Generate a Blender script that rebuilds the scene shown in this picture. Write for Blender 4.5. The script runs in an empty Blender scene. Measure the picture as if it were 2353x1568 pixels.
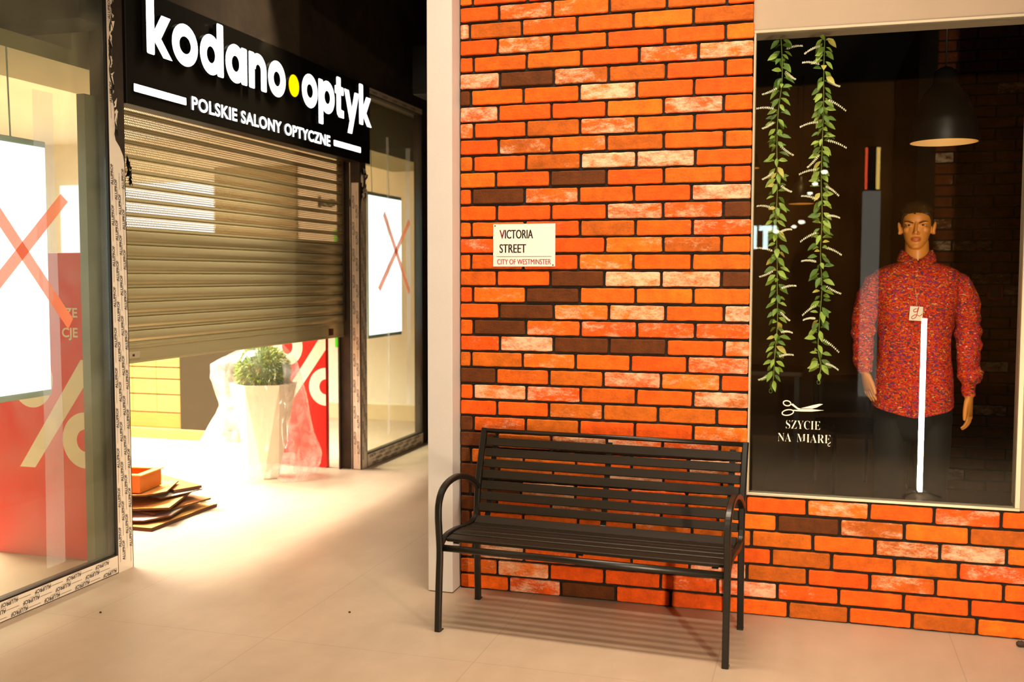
import bpy, math, random
from math import sin, cos, pi, radians, sqrt, atan2
from mathutils import Vector, Matrix, noise

random.seed(7)
S = bpy.context.scene
COL = S.collection

# ------------------------------------------------------------------ camera
cam = bpy.data.cameras.new('camera')
camo = bpy.data.objects.new('camera', cam)
COL.objects.link(camo)
S.camera = camo
CAM = Vector((1.6355, -4.6441, 1.5224))
YAW, PITCH, ROLL = radians(16.524), radians(-3.635), radians(0.125)
fw = Vector((-sin(YAW) * cos(PITCH), cos(YAW) * cos(PITCH), sin(PITCH)))
rt = Vector((cos(YAW), sin(YAW), 0))
up = rt.cross(fw)
r2 = rt * cos(ROLL) + up * sin(ROLL)
u2 = up * cos(ROLL) - rt * sin(ROLL)
M3 = Matrix((r2, u2, -fw)).transposed()
camo.matrix_world = Matrix.Translation(CAM) @ M3.to_4x4()
cam.sensor_fit = 'HORIZONTAL'
cam.sensor_width = 36.0
cam.lens = 2350.6 / 2353.0 * 36.0
cam.clip_start = 0.02
cam.clip_end = 80
cam.dof.use_dof = True
cam.dof.focus_distance = 4.75
cam.dof.aperture_fstop = 2.4

# ------------------------------------------------------------------ render look
S.view_settings.view_transform = 'Standard'
S.view_settings.look = 'None'
S.view_settings.gamma = 1
S.view_settings.exposure = 0.06
S.view_settings.use_curve_mapping = False
try:
    S.cycles.use_denoising = True
    S.cycles.max_bounces = 10
    S.cycles.transparent_max_bounces = 24
    S.cycles.caustics_reflective = False
    S.cycles.caustics_refractive = False
    S.cycles.sample_clamp_indirect = 6
except Exception:
    pass

# ------------------------------------------------------------------ world and large lights
W = bpy.data.worlds.new('world')
S.world = W
W.use_nodes = True
W.node_tree.nodes['Background'].inputs[0].default_value = (1.0, 0.72, 0.42, 1)
W.node_tree.nodes['Background'].inputs[1].default_value = 0.035


def area(name, loc, target, sx, sy, power, color, spread=None):
    l = bpy.data.lights.new(name, 'AREA')
    l.shape = 'RECTANGLE'
    l.size, l.size_y = sx, sy
    l.energy = power
    l.color = color
    if spread:
        l.spread = spread
    o = bpy.data.objects.new(name, l)
    COL.objects.link(o)
    o.location = loc
    o.rotation_euler = (Vector(target) - Vector(loc)).to_track_quat('-Z', 'Y').to_euler()
    return o


WARM = (1.0, 0.83, 0.62)
area('concourse_ceiling_light', (0.9, -1.0, 4.2), (0.9, -0.95, 0), 2.6, 0.35, 78, WARM, radians(110))
area('concourse_wall_washer', (2.6, -5.2, 4.25), (1.3, 0.0, 1.6), 1.2, 0.25, 22, WARM, radians(75))
area('concourse_front_light', (0.6, -5.2, 4.25), (-0.1, 0.5, 1.4), 1.2, 0.25, 8, WARM, radians(60))
area('storefront_light', (-0.75, 1.1, 4.2), (-1.9, 1.1, 1.3), 0.3, 2.4, 55, WARM, radians(80))
SHOPC = (1.0, 0.92, 0.76)
area('shop_ceiling_light', (-3.45, 0.7, 2.98), (-3.45, 0.7, 0), 0.5, 1.4, 210, SHOPC, radians(100))
area('shop_ceiling_light', (-3.45, 2.7, 2.98), (-3.45, 2.7, 0), 0.5, 1.4, 200, SHOPC, radians(100))
area('shop_ceiling_light', (-5.2, 2.2, 2.98), (-5.2, 2.2, 0), 1.4, 3.0, 310, SHOPC, radians(120))
area('shop_ceiling_light', (-3.9, -1.8, 2.98), (-3.9, -1.8, 0), 1.2, 1.2, 40, SHOPC, radians(80))


def spot(name, loc, target, power, color, angle, blend=0.6, rad=0.03):
    l = bpy.data.lights.new(name, 'SPOT')
    l.energy = power
    l.color = color
    l.spot_size = radians(angle)
    l.spot_blend = blend
    l.shadow_soft_size = rad
    o = bpy.data.objects.new(name, l)
    COL.objects.link(o)
    o.location = loc
    o.rotation_euler = (Vector(target) - Vector(loc)).to_track_quat('-Z', 'Y').to_euler()
    return o


# ------------------------------------------------------------------ helpers
def lin(h):
    h = h.lstrip('#')
    out = []
    for i in (0, 2, 4):
        c = int(h[i:i + 2], 16) / 255
        out.append(c / 12.92 if c <= 0.04045 else ((c + 0.055) / 1.055) ** 2.4)
    return tuple(out)


MATS = {}


def mat(name, color=(0.8, 0.8, 0.8), rough=0.5, metal=0.0, noise_amt=0.0, noise_scale=8.0, bump=0.0, bump_scale=60.0,
        emit=None, estr=0.0, spec=0.5, trans=0.0, coat=0.0, stretch=None):
    if name in MATS:
        return MATS[name]
    m = bpy.data.materials.new(name)
    m.use_nodes = True
    nt = m.node_tree
    b = nt.nodes['Principled BSDF']
    b.inputs['Base Color'].default_value = (*color, 1)
    b.inputs['Roughness'].default_value = rough
    b.inputs['Metallic'].default_value = metal
    b.inputs['Specular IOR Level'].default_value = spec
    b.inputs['Coat Weight'].default_value = coat
    if emit:
        b.inputs['Emission Color'].default_value = (*emit, 1)
        b.inputs['Emission Strength'].default_value = estr
    tc = nt.nodes.new('ShaderNodeTexCoord')
    vec = tc.outputs['Object']
    if stretch:
        mp = nt.nodes.new('ShaderNodeMapping')
        mp.inputs['Scale'].default_value = stretch
        nt.links.new(vec, mp.inputs['Vector'])
        vec = mp.outputs['Vector']
    if noise_amt:
        n = nt.nodes.new('ShaderNodeTexNoise')
        n.inputs['Scale'].default_value = noise_scale
        n.inputs['Detail'].default_value = 6
        n.inputs['Roughness'].default_value = 0.65
        nt.links.new(vec, n.inputs['Vector'])
        r = nt.nodes.new('ShaderNodeValToRGB')
        lo = tuple(c * (1 - noise_amt) for c in color)
        hi = tuple(min(1, c * (1 + noise_amt)) for c in color)
        r.color_ramp.elements[0].position = 0.3
        r.color_ramp.elements[1].position = 0.7
        r.color_ramp.elements[0].color = (*lo, 1)
        r.color_ramp.elements[1].color = (*hi, 1)
        nt.links.new(n.outputs['Fac'], r.inputs['Fac'])
        nt.links.new(r.outputs['Color'], b.inputs['Base Color'])
    if bump:
        n2 = nt.nodes.new('ShaderNodeTexNoise')
        n2.inputs['Scale'].default_value = bump_scale
        n2.inputs['Detail'].default_value = 4
        nt.links.new(vec, n2.inputs['Vector'])
        bp = nt.nodes.new('ShaderNodeBump')
        bp.inputs['Strength'].default_value = bump
        bp.inputs['Distance'].default_value = 0.01
        nt.links.new(n2.outputs['Fac'], bp.inputs['Height'])
        nt.links.new(bp.outputs['Normal'], b.inputs['Normal'])
    MATS[name] = m
    return m


def glass_mat(name, tint=(0.97, 0.99, 0.97), dirt=0.0, dirt_col=(0.7, 0.68, 0.55), ior=1.45):
    m = bpy.data.materials.new(name)
    m.use_nodes = True
    nt = m.node_tree
    nt.nodes.clear()
    out = nt.nodes.new('ShaderNodeOutputMaterial')
    tr = nt.nodes.new('ShaderNodeBsdfTransparent')
    tr.inputs[0].default_value = (*tint, 1)
    gl = nt.nodes.new('ShaderNodeBsdfGlossy')
    gl.inputs['Roughness'].default_value = 0.0
    # Schlick reflectance, the same from both sides of the pane
    lw = nt.nodes.new('ShaderNodeLayerWeight')
    lw.inputs['Blend'].default_value = 0.5
    pw = nt.nodes.new('ShaderNodeMath')
    pw.operation = 'POWER'
    pw.inputs[1].default_value = 5.0
    nt.links.new(lw.outputs['Facing'], pw.inputs[0])
    fr = nt.nodes.new('ShaderNodeMath')
    fr.operation = 'MULTIPLY_ADD'
    f0 = ((ior - 1) / (ior + 1)) ** 2
    fr.inputs[1].default_value = 1 - f0
    fr.inputs[2].default_value = f0
    nt.links.new(pw.outputs[0], fr.inputs[0])
    mx = nt.nodes.new('ShaderNodeMixShader')
    nt.links.new(fr.outputs[0], mx.inputs[0])
    nt.links.new(tr.outputs[0], mx.inputs[1])
    nt.links.new(gl.outputs[0], mx.inputs[2])
    last = mx
    if dirt > 0:
        tc = nt.nodes.new('ShaderNodeTexCoord')
        n = nt.nodes.new('ShaderNodeTexNoise')
        n.inputs['Scale'].default_value = 2.2
        n.inputs['Detail'].default_value = 8
        n.inputs['Distortion'].default_value = 1.5
        nt.links.new(tc.outputs['Object'], n.inputs['Vector'])
        rp = nt.nodes.new('ShaderNodeValToRGB')
        rp.color_ramp.elements[0].position = 0.35
        rp.color_ramp.elements[1].position = 0.8
        rp.color_ramp.elements[0].color = (dirt * 0.35,) * 3 + (1,)
        rp.color_ramp.elements[1].color = (dirt,) * 3 + (1,)
        nt.links.new(n.outputs['Fac'], rp.inputs['Fac'])
        ad = nt.nodes.new('ShaderNodeMixShader')
        ad.inputs[0].default_value = 0.5
        d1 = nt.nodes.new('ShaderNodeBsdfDiffuse')
        d1.inputs[0].default_value = (*dirt_col, 1)
        d2 = nt.nodes.new('ShaderNodeBsdfTranslucent')
        d2.inputs[0].default_value = (*dirt_col, 1)
        nt.links.new(d1.outputs[0], ad.inputs[1])
        nt.links.new(d2.outputs[0], ad.inputs[2])
        m2 = nt.nodes.new('ShaderNodeMixShader')
        nt.links.new(rp.outputs['Color'], m2.inputs[0])
        nt.links.new(mx.outputs[0], m2.inputs[1])
        nt.links.new(ad.outputs[0], m2.inputs[2])
        last = m2
    nt.links.new(last.outputs[0], out.inputs[0])
    return m


def film_mat(name, color, opacity, rough=0.25, gloss=0.08, noise_scale=0.0):
    m = bpy.data.materials.new(name)
    m.use_nodes = True
    nt = m.node_tree
    nt.nodes.clear()
    out = nt.nodes.new('ShaderNodeOutputMaterial')
    tr = nt.nodes.new('ShaderNodeBsdfTransparent')
    tr.inputs[0].default_value = (1, 1, 1, 1)
    d1 = nt.nodes.new('ShaderNodeBsdfDiffuse')
    d1.inputs[0].default_value = (*color, 1)
    d2 = nt.nodes.new('ShaderNodeBsdfTranslucent')
    d2.inputs[0].default_value = (*color, 1)
    ad = nt.nodes.new('ShaderNodeMixShader')
    ad.inputs[0].default_value = 0.5
    nt.links.new(d1.outputs[0], ad.inputs[1])
    nt.links.new(d2.outputs[0], ad.inputs[2])
    mx = nt.nodes.new('ShaderNodeMixShader')
    mx.inputs[0].default_value = opacity
    if noise_scale:
        tc = nt.nodes.new('ShaderNodeTexCoord')
        n = nt.nodes.new('ShaderNodeTexNoise')
        n.inputs['Scale'].default_value = noise_scale
        n.inputs['Detail'].default_value = 5
        n.inputs['Distortion'].default_value = 2
        nt.links.new(tc.outputs['Object'], n.inputs['Vector'])
        rp = nt.nodes.new('ShaderNodeMapRange')
        rp.inputs[1].default_value = 0.35
        rp.inputs[2].default_value = 0.75
        rp.inputs[3].default_value = opacity * 0.35
        rp.inputs[4].default_value = min(1, opacity * 1.9)
        nt.links.new(n.outputs['Fac'], rp.inputs[0])
        nt.links.new(rp.outputs[0], mx.inputs[0])
    nt.links.new(tr.outputs[0], mx.inputs[1])
    nt.links.new(ad.outputs[0], mx.inputs[2])
    gl = nt.nodes.new('ShaderNodeBsdfGlossy')
    gl.inputs['Roughness'].default_value = rough
    m2 = nt.nodes.new('ShaderNodeMixShader')
    m2.inputs[0].default_value = gloss
    nt.links.new(mx.outputs[0], m2.inputs[1])
    nt.links.new(gl.outputs[0], m2.inputs[2])
    nt.links.new(m2.outputs[0], out.inputs[0])
    return m


def emit_mat(name, color, strength):
    m = bpy.data.materials.new(name)
    m.use_nodes = True
    nt = m.node_tree
    nt.nodes.clear()
    out = nt.nodes.new('ShaderNodeOutputMaterial')
    e = nt.nodes.new('ShaderNodeEmission')
    e.inputs[0].default_value = (*color, 1)
    e.inputs[1].default_value = strength
    nt.links.new(e.outputs[0], out.inputs[0])
    return m


TEXT = {}


def text_polys(s, offset=0.0, spacing=1.0, res=4):
    """outline of a string in the built-in font, size 1, as flat polygons (verts, faces, width)"""
    key = (s, offset, spacing, res)
    if key in TEXT:
        return TEXT[key]
    cu = bpy.data.curves.new('lettering', 'FONT')
    cu.body = s
    cu.size = 1
    cu.offset = offset
    cu.space_character = spacing
    cu.resolution_u = res
    ob = bpy.data.objects.new('lettering', cu)
    COL.objects.link(ob)
    dg = bpy.context.evaluated_depsgraph_get()
    dg.update()
    ev = ob.evaluated_get(dg)
    me = ev.to_mesh()
    vs = [tuple(v.co) for v in me.vertices]
    fs = [tuple(p.vertices) for p in me.polygons]
    ev.to_mesh_clear()
    bpy.data.objects.remove(ob)
    bpy.data.curves.remove(cu)
    x0 = min(v[0] for v in vs)
    x1 = max(v[0] for v in vs)
    y0 = min(v[1] for v in vs)
    y1 = max(v[1] for v in vs)
    TEXT[key] = (vs, fs, (x0, x1, y0, y1))
    return TEXT[key]


class MB:
    """collects shapes; build() links them as ONE mesh object"""

    def __init__(self):
        self.v, self.f, self.m, self.s = [], [], [], []
        self.uv = None
        self.col = None

    def add(self, vs, fs, mi=0, smooth=False):
        o = len(self.v)
        self.v += [tuple(p) for p in vs]
        for f in fs:
            self.f.append(tuple(i + o for i in f))
            self.m.append(mi)
            self.s.append(smooth)

    def box(self, lo, hi, mi=0, bev=0.0, M=None):
        (x0, y0, z0), (x1, y1, z1) = lo, hi
        if bev <= 0:
            vs = [(x0, y0, z0), (x1, y0, z0), (x1, y1, z0), (x0, y1, z0), (x0, y0, z1), (x1, y0, z1), (x1, y1, z1), (x0, y1, z1)]
            fs = [(0, 3, 2, 1), (4, 5, 6, 7), (0, 1, 5, 4), (1, 2, 6, 5), (2, 3, 7, 6), (3, 0, 4, 7)]
        else:
            b = min(bev, (x1 - x0) / 2.01, (y1 - y0) / 2.01, (z1 - z0) / 2.01)
            vs, fs = [], []

            def idx(sx, sy, sz, k):
                return (((sx * 2 + sy) * 2 + sz) * 3 + k)
            for sx in (0, 1):
                for sy in (0, 1):
                    for sz in (0, 1):
                        X, Y, Z = (x1 if sx else x0), (y1 if sy else y0), (z1 if sz else z0)
                        ix, iy, iz = X + (-b if sx else b), Y + (-b if sy else b), Z + (-b if sz else b)
                        vs += [(X, iy, iz), (ix, Y, iz), (ix, iy, Z)]
            for s in (0, 1):
                q = [idx(s, 0, 0, 0), idx(s, 1, 0, 0), idx(s, 1, 1, 0), idx(s, 0, 1, 0)]
                fs.append(tuple(q if s else q[::-1]))
                q = [idx(0, s, 0, 1), idx(1, s, 0, 1), idx(1, s, 1, 1), idx(0, s, 1, 1)]
                fs.append(tuple(q[::-1] if s else q))
                q = [idx(0, 0, s, 2), idx(1, 0, s, 2), idx(1, 1, s, 2), idx(0, 1, s, 2)]
                fs.append(tuple(q if s else q[::-1]))
            for a in (0, 1):
                for c in (0, 1):
                    q = [idx(a, c, 0, 0), idx(a, c, 1, 0), idx(a, c, 1, 1), idx(a, c, 0, 1)]
                    fs.append(tuple(q if a != c else q[::-1]))
                    q = [idx(a, 0, c, 0), idx(a, 1, c, 0), idx(a, 1, c, 2), idx(a, 0, c, 2)]
                    fs.append(tuple(q[::-1] if a != c else q))
                    q = [idx(0, a, c, 1), idx(1, a, c, 1), idx(1, a, c, 2), idx(0, a, c, 2)]
                    fs.append(tuple(q if a != c else q[::-1]))
            for sx in (0, 1):
                for sy in (0, 1):
                    for sz in (0, 1):
                        q = [idx(sx, sy, sz, 0), idx(sx, sy, sz, 1), idx(sx, sy, sz, 2)]
                        fs.append(tuple(q if (sx + sy + sz) % 2 else q[::-1]))
        if M is not None:
            vs = [tuple(M @ Vector(p)) for p in vs]
        self.add(vs, fs, mi)
        return self

    def tube(self, path, r, n=10, mi=0, cap=True, smooth=True, closed=False):
        """round tube along a path; r a number or a list"""
        P = [Vector(p) for p in path]
        R = r if isinstance(r, (list, tuple)) else [r] * len(P)
        vs, fs = [], []
        nrm = None
        for i, p in enumerate(P):
            a = P[i - 1] if i > 0 else (P[-1] if closed else P[0])
            b = P[i + 1] if i < len(P) - 1 else (P[0] if closed else P[-1])
            t = (b - a).normalized()
            if nrm is None:
                nrm = t.orthogonal().normalized()
            else:
                nrm = (nrm - t * nrm.dot(t)).normalized()
            bi = t.cross(nrm)
            for k in range(n):
                a_ = 2 * pi * k / n
                vs.append(p + (nrm * cos(a_) + bi * sin(a_)) * R[i])
        L = len(P)
        for i in range(L if closed else L - 1):
            j = (i + 1) % L
            for k in range(n):
                k2 = (k + 1) % n
                fs.append((i * n + k, i * n + k2, j * n + k2, j * n + k))
        self.add(vs, fs, mi, smooth)
        if cap and not closed:
            o = len(self.v) - len(vs)
            self.f.append(tuple(o + k for k in range(n))[::-1])
            self.m.append(mi)
            self.s.append(False)
            self.f.append(tuple(o + (L - 1) * n + k for k in range(n)))
            self.m.append(mi)
            self.s.append(False)
        return self

    def bar(self, path, w, h, side, mi=0):
        """rectangular bar along a path; w across `side`, h across the third direction; rounded corners"""
        P = [Vector(p) for p in path]
        sd = Vector(side).normalized()
        vs, fs = [], []
        c = min(w, h) * 0.18
        prof = [(-w / 2 + c, -h / 2), (w / 2 - c, -h / 2), (w / 2, -h / 2 + c), (w / 2, h / 2 - c), (w / 2 - c, h / 2), (-w / 2 + c, h / 2), (-w / 2, h / 2 - c), (-w / 2, -h / 2 + c)]
        n = 8
        for i, p in enumerate(P):
            t = (P[min(i + 1, len(P) - 1)] - P[max(i - 1, 0)]).normalized()
            bi = t.cross(sd).normalized()
            for a, b in prof:
                vs.append(p + sd * a + bi * b)
        for i in range(len(P) - 1):
            for k in range(n):
                k2 = (k + 1) % n
                fs.append((i * n + k, (i + 1) * n + k, (i + 1) * n + k2, i * n + k2))
        fs.append(tuple(range(n)))
        fs.append(tuple((len(P) - 1) * n + k for k in range(n))[::-1])
        self.add(vs, fs, mi)
        return self

    def lathe(self, prof, c, n=32, mi=0, smooth=True, cap=False):
        vs, fs = [], []
        for r, z in prof:
            for k in range(n):
                a = 2 * pi * k / n
                vs.append((c[0] + r * cos(a), c[1] + r * sin(a), c[2] + z))
        for i in range(len(prof) - 1):
            for k in range(n):
                k2 = (k + 1) % n
                fs.append((i * n + k, i * n + k2, (i + 1) * n + k2, (i + 1) * n + k))
        if cap:
            fs.append(tuple(range(n))[::-1])
            fs.append(tuple((len(prof) - 1) * n + k for k in range(n)))
        self.add(vs, fs, mi, smooth)
        return self

    def loft(self, rings, mi=0, smooth=True, cap=True):
        n = len(rings[0])
        vs = [p for r in rings for p in r]
        fs = []
        for i in range(len(rings) - 1):
            for k in range(n):
                k2 = (k + 1) % n
                fs.append((i * n + k, i * n + k2, (i + 1) * n + k2, (i + 1) * n + k))
        if cap:
            fs.append(tuple(range(n))[::-1])
            fs.append(tuple((len(rings) - 1) * n + k for k in range(n)))
        self.add(vs, fs, mi, smooth)
        return self

    def ellipsoid(self, c, r, n=16, m=10, mi=0, M=None):
        vs, fs = [], []
        for i in range(1, m):
            t = pi * i / m
            for k in range(n):
                a = 2 * pi * k / n
                vs.append(Vector((r[0] * sin(t) * cos(a), r[1] * sin(t) * sin(a), r[2] * cos(t))))
        vs.append(Vector((0, 0, r[2])))
        vs.append(Vector((0, 0, -r[2])))
        T, B = len(vs) - 2, len(vs) - 1
        for i in range(m - 2):
            for k in range(n):
                k2 = (k + 1) % n
                fs.append((i * n + k, (i + 1) * n + k, (i + 1) * n + k2, i * n + k2))
        for k in range(n):
            k2 = (k + 1) % n
            fs.append((T, k, k2))
            fs.append((B, (m - 2) * n + k2, (m - 2) * n + k))
        if M is not None:
            vs = [M @ v for v in vs]
        vs = [v + Vector(c) for v in vs]
        self.add(vs, fs, mi, True)
        return self

    def prism(self, poly, o, ex, ey, depth, mi=0):
        """polygon (2D) in plane o + x*ex + y*ey, extruded by depth along ex x ey"""
        o, ex, ey = Vector(o), Vector(ex), Vector(ey)
        nz = ex.cross(ey).normalized() * depth
        n = len(poly)
        a = [o + ex * x + ey * y for x, y in poly]
        b = [p + nz for p in a]
        fs = [tuple(range(n))[::-1], tuple(range(n, 2 * n))]
        for k in range(n):
            k2 = (k + 1) % n
            fs.append((k, k2, n + k2, n + k))
        self.add(a + b, fs, mi)
        return self

    def ring(self, c, rx, ry, w, o, ex, ey, depth, mi=0, n=40, a0=0.0, a1=2 * pi):
        o, ex, ey = Vector(o), Vector(ex), Vector(ey)
        nz = ex.cross(ey).normalized() * depth
        full = abs(a1 - a0 - 2 * pi) < 1e-6
        vs = []
        m = n if full else n + 1
        for k in range(m):
            a = a0 + (a1 - a0) * k / n
            for (qx, qy) in ((rx, ry), (rx - w, ry - w)):
                p = o + ex * (c[0] + qx * cos(a)) + ey * (c[1] + qy * sin(a))
                vs += [p, p + nz]
        fs = []
        for k in range(n):
            i, j = 4 * k, 4 * ((k + 1) % m)
            fs += [(i + 1, j + 1, j + 3, i + 3)[::-1], (i, i + 2, j + 2, j)[::-1], (i, j, j + 1, i + 1), (i + 2, i + 3, j + 3, j + 2)]
        if not full:
            e = 4 * n
            fs += [(0, 1, 3, 2), (e, e + 2, e + 3, e + 1)]
        self.add(vs, fs, mi)
        return self

    def text(self, s, o, ex, ey, size, mi=0, offset=0.0, spacing=1.0, align='L', sx=1.0, depth=0.0, fit=None, res=4):
        vs, fs, (x0, x1, y0, y1) = text_polys(s, offset, spacing, res)
        o, ex, ey = Vector(o), Vector(ex), Vector(ey)
        if fit:
            sx = fit / ((x1 - x0) * size)
        dx = {'L': x0, 'C': (x0 + x1) / 2, 'R': x1}[align]
        nz = ex.cross(ey).normalized()
        P = [o + ex * ((v[0] - dx) * size * sx) + ey * (v[1] * size) for v in vs]
        if depth:
            P2 = [p + nz * depth for p in P]
            self.add(P2, fs, mi)
            cnt = {}
            for f in fs:
                for k in range(len(f)):
                    e = (f[k], f[(k + 1) % len(f)])
                    if (e[1], e[0]) in cnt:
                        del cnt[(e[1], e[0])]
                    else:
                        cnt[e] = 1
            n = len(P)
            self.add(P + P2, [(a, b, n + b, n + a) for a, b in cnt], mi)
        else:
            self.add(P, fs, mi)
        return self

    def build(self, name, mats, parent=None, loc=None, rz=0.0, sub=0):
        me = bpy.data.meshes.new(name)
        me.from_pydata(self.v, [], self.f)
        if not isinstance(mats, (list, tuple)):
            mats = [mats]
        for mm in mats:
            me.materials.append(mm)
        me.polygons.foreach_set('material_index', self.m)
        me.polygons.foreach_set('use_smooth', self.s)
        if self.uv:
            ul = me.uv_layers.new(name='UVMap')
            for l in me.loops:
                ul.data[l.index].uv = self.uv[l.vertex_index]
        if self.col:
            ca = me.color_attributes.new(name='tint', type='FLOAT_COLOR', domain='POINT')
            for i, c in enumerate(self.col):
                ca.data[i].color = c
        me.update()
        ob = bpy.data.objects.new(name, me)
        COL.objects.link(ob)
        if parent:
            ob.parent = parent
        if loc is not None:
            ob.location = loc
        ob.rotation_euler[2] = rz
        if sub:
            md = ob.modifiers.new('sub', 'SUBSURF')
            md.levels = md.render_levels = sub
        return ob


def thing(name, label, cat, loc=(0, 0, 0), rz=0.0, group=None):
    o = bpy.data.objects.new(name, None)
    o.empty_display_size = 0.1
    COL.objects.link(o)
    o.location = loc
    o.rotation_euler = (0, 0, rz)
    return tag(o, label, cat, group)


def tag(o, label, cat, group=None):
    o['label'] = label
    o['category'] = cat
    if group:
        o['group'] = group
    return o


def struct(o):
    o['kind'] = 'structure'
    return o


def empty_struct(name, loc=(0, 0, 0)):
    o = bpy.data.objects.new(name, None)
    COL.objects.link(o)
    o.location = loc
    o['kind'] = 'structure'
    return o


def bez(pts, n=8):
    """smooth path through points (Catmull-Rom)"""
    P = [Vector(p) for p in pts]
    out = []
    for i in range(len(P) - 1):
        p0, p1, p2, p3 = P[max(i - 1, 0)], P[i], P[i + 1], P[min(i + 2, len(P) - 1)]
        for k in range(n):
            t = k / n
            out.append(0.5 * ((2 * p1) + (p2 - p0) * t + (2 * p0 - 5 * p1 + 4 * p2 - p3) * t * t + (3 * p1 - p0 - 3 * p2 + p3) * t ** 3))
    out.append(P[-1])
    return out


X_, Y_, Z_ = Vector((1, 0, 0)), Vector((0, 1, 0)), Vector((0, 0, 1))
XS = -1.757            # plane of the optician's storefront
CH = 0.0775            # height of a brick course

# ------------------------------------------------------------------ setting: floor
def floor_mat():
    m = mat('floor_screed', lin('#b09a84'), rough=0.42, noise_amt=0.10, noise_scale=1.6, bump=0.03, bump_scale=25, spec=0.35)
    nt = m.node_tree
    b = nt.nodes['Principled BSDF']
    src = b.inputs['Base Color'].links[0].from_socket
    tc = nt.nodes.new('ShaderNodeTexCoord')
    sp = nt.nodes.new('ShaderNodeSeparateXYZ')
    nt.links.new(tc.outputs['Object'], sp.inputs[0])
    # fine vinyl seams every 0.92 m along y and 1.84 m along x
    masks = []
    for ax, per, ph in (('X', 0.92, 0.55), ('Y', 2.4, 0.9)):
        a = nt.nodes.new('ShaderNodeMath'); a.operation = 'ADD'; a.inputs[1].default_value = ph
        nt.links.new(sp.outputs[ax], a.inputs[0])
        q = nt.nodes.new('ShaderNodeMath'); q.operation = 'PINGPONG'; q.inputs[1].default_value = per / 2
        nt.links.new(a.outputs[0], q.inputs[0])
        l = nt.nodes.new('ShaderNodeMath'); l.operation = 'LESS_THAN'; l.inputs[1].default_value = 0.0016
        nt.links.new(q.outputs[0], l.inputs[0])
        masks.append(l)
    mx = nt.nodes.new('ShaderNodeMath'); mx.operation = 'MAXIMUM'
    nt.links.new(masks[0].outputs[0], mx.inputs[0])
    nt.links.new(masks[1].outputs[0], mx.inputs[1])
    sc = nt.nodes.new('ShaderNodeMath'); sc.operation = 'MULTIPLY'; sc.inputs[1].default_value = 0.28
    nt.links.new(mx.outputs[0], sc.inputs[0])
    # sparse scuffs and grains of dirt
    n = nt.nodes.new('ShaderNodeTexNoise'); n.inputs['Scale'].default_value = 9; n.inputs['Detail'].default_value = 9
    mp = nt.nodes.new('ShaderNodeMapping'); mp.inputs['Scale'].default_value = (1.0, 0.25, 1)
    mp.inputs['Rotation'].default_value = (0, 0, 0.9)
    nt.links.new(tc.outputs['Object'], mp.inputs[0]); nt.links.new(mp.outputs[0], n.inputs['Vector'])
    mr = nt.nodes.new('ShaderNodeMapRange'); mr.inputs[1].default_value = 0.4; mr.inputs[2].default_value = 0.75; mr.inputs[3].default_value = 0; mr.inputs[4].default_value = 0.25
    nt.links.new(n.outputs['Fac'], mr.inputs[0])
    m1 = nt.nodes.new('ShaderNodeMixRGB'); m1.inputs[2].default_value = (*lin('#9c8467'), 1)
    nt.links.new(mr.outputs[0], m1.inputs[0]); nt.links.new(src, m1.inputs[1])
    m2 = nt.nodes.new('ShaderNodeMixRGB'); m2.inputs[2].default_value = (*lin('#4a3a2c'), 1)
    nt.links.new(sc.outputs[0], m2.inputs[0]); nt.links.new(m1.outputs[0], m2.inputs[1])
    nt.links.new(m2.outputs[0], b.inputs['Base Color'])
    return m


FLOOR = floor_mat()
mb = MB()
mb.box((-7.0, -11.0, -0.1), (6.0, 7.0, 0.0))
struct(mb.build('floor', FLOOR))

BLACKC = mat('black_ceiling', lin('#17130e'), rough=0.9)
mb = MB()
mb.box((XS + 0.03, -11.0, 4.3), (6.0, 7.0, 4.4))
struct(mb.build('ceiling', BLACKC))

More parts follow.
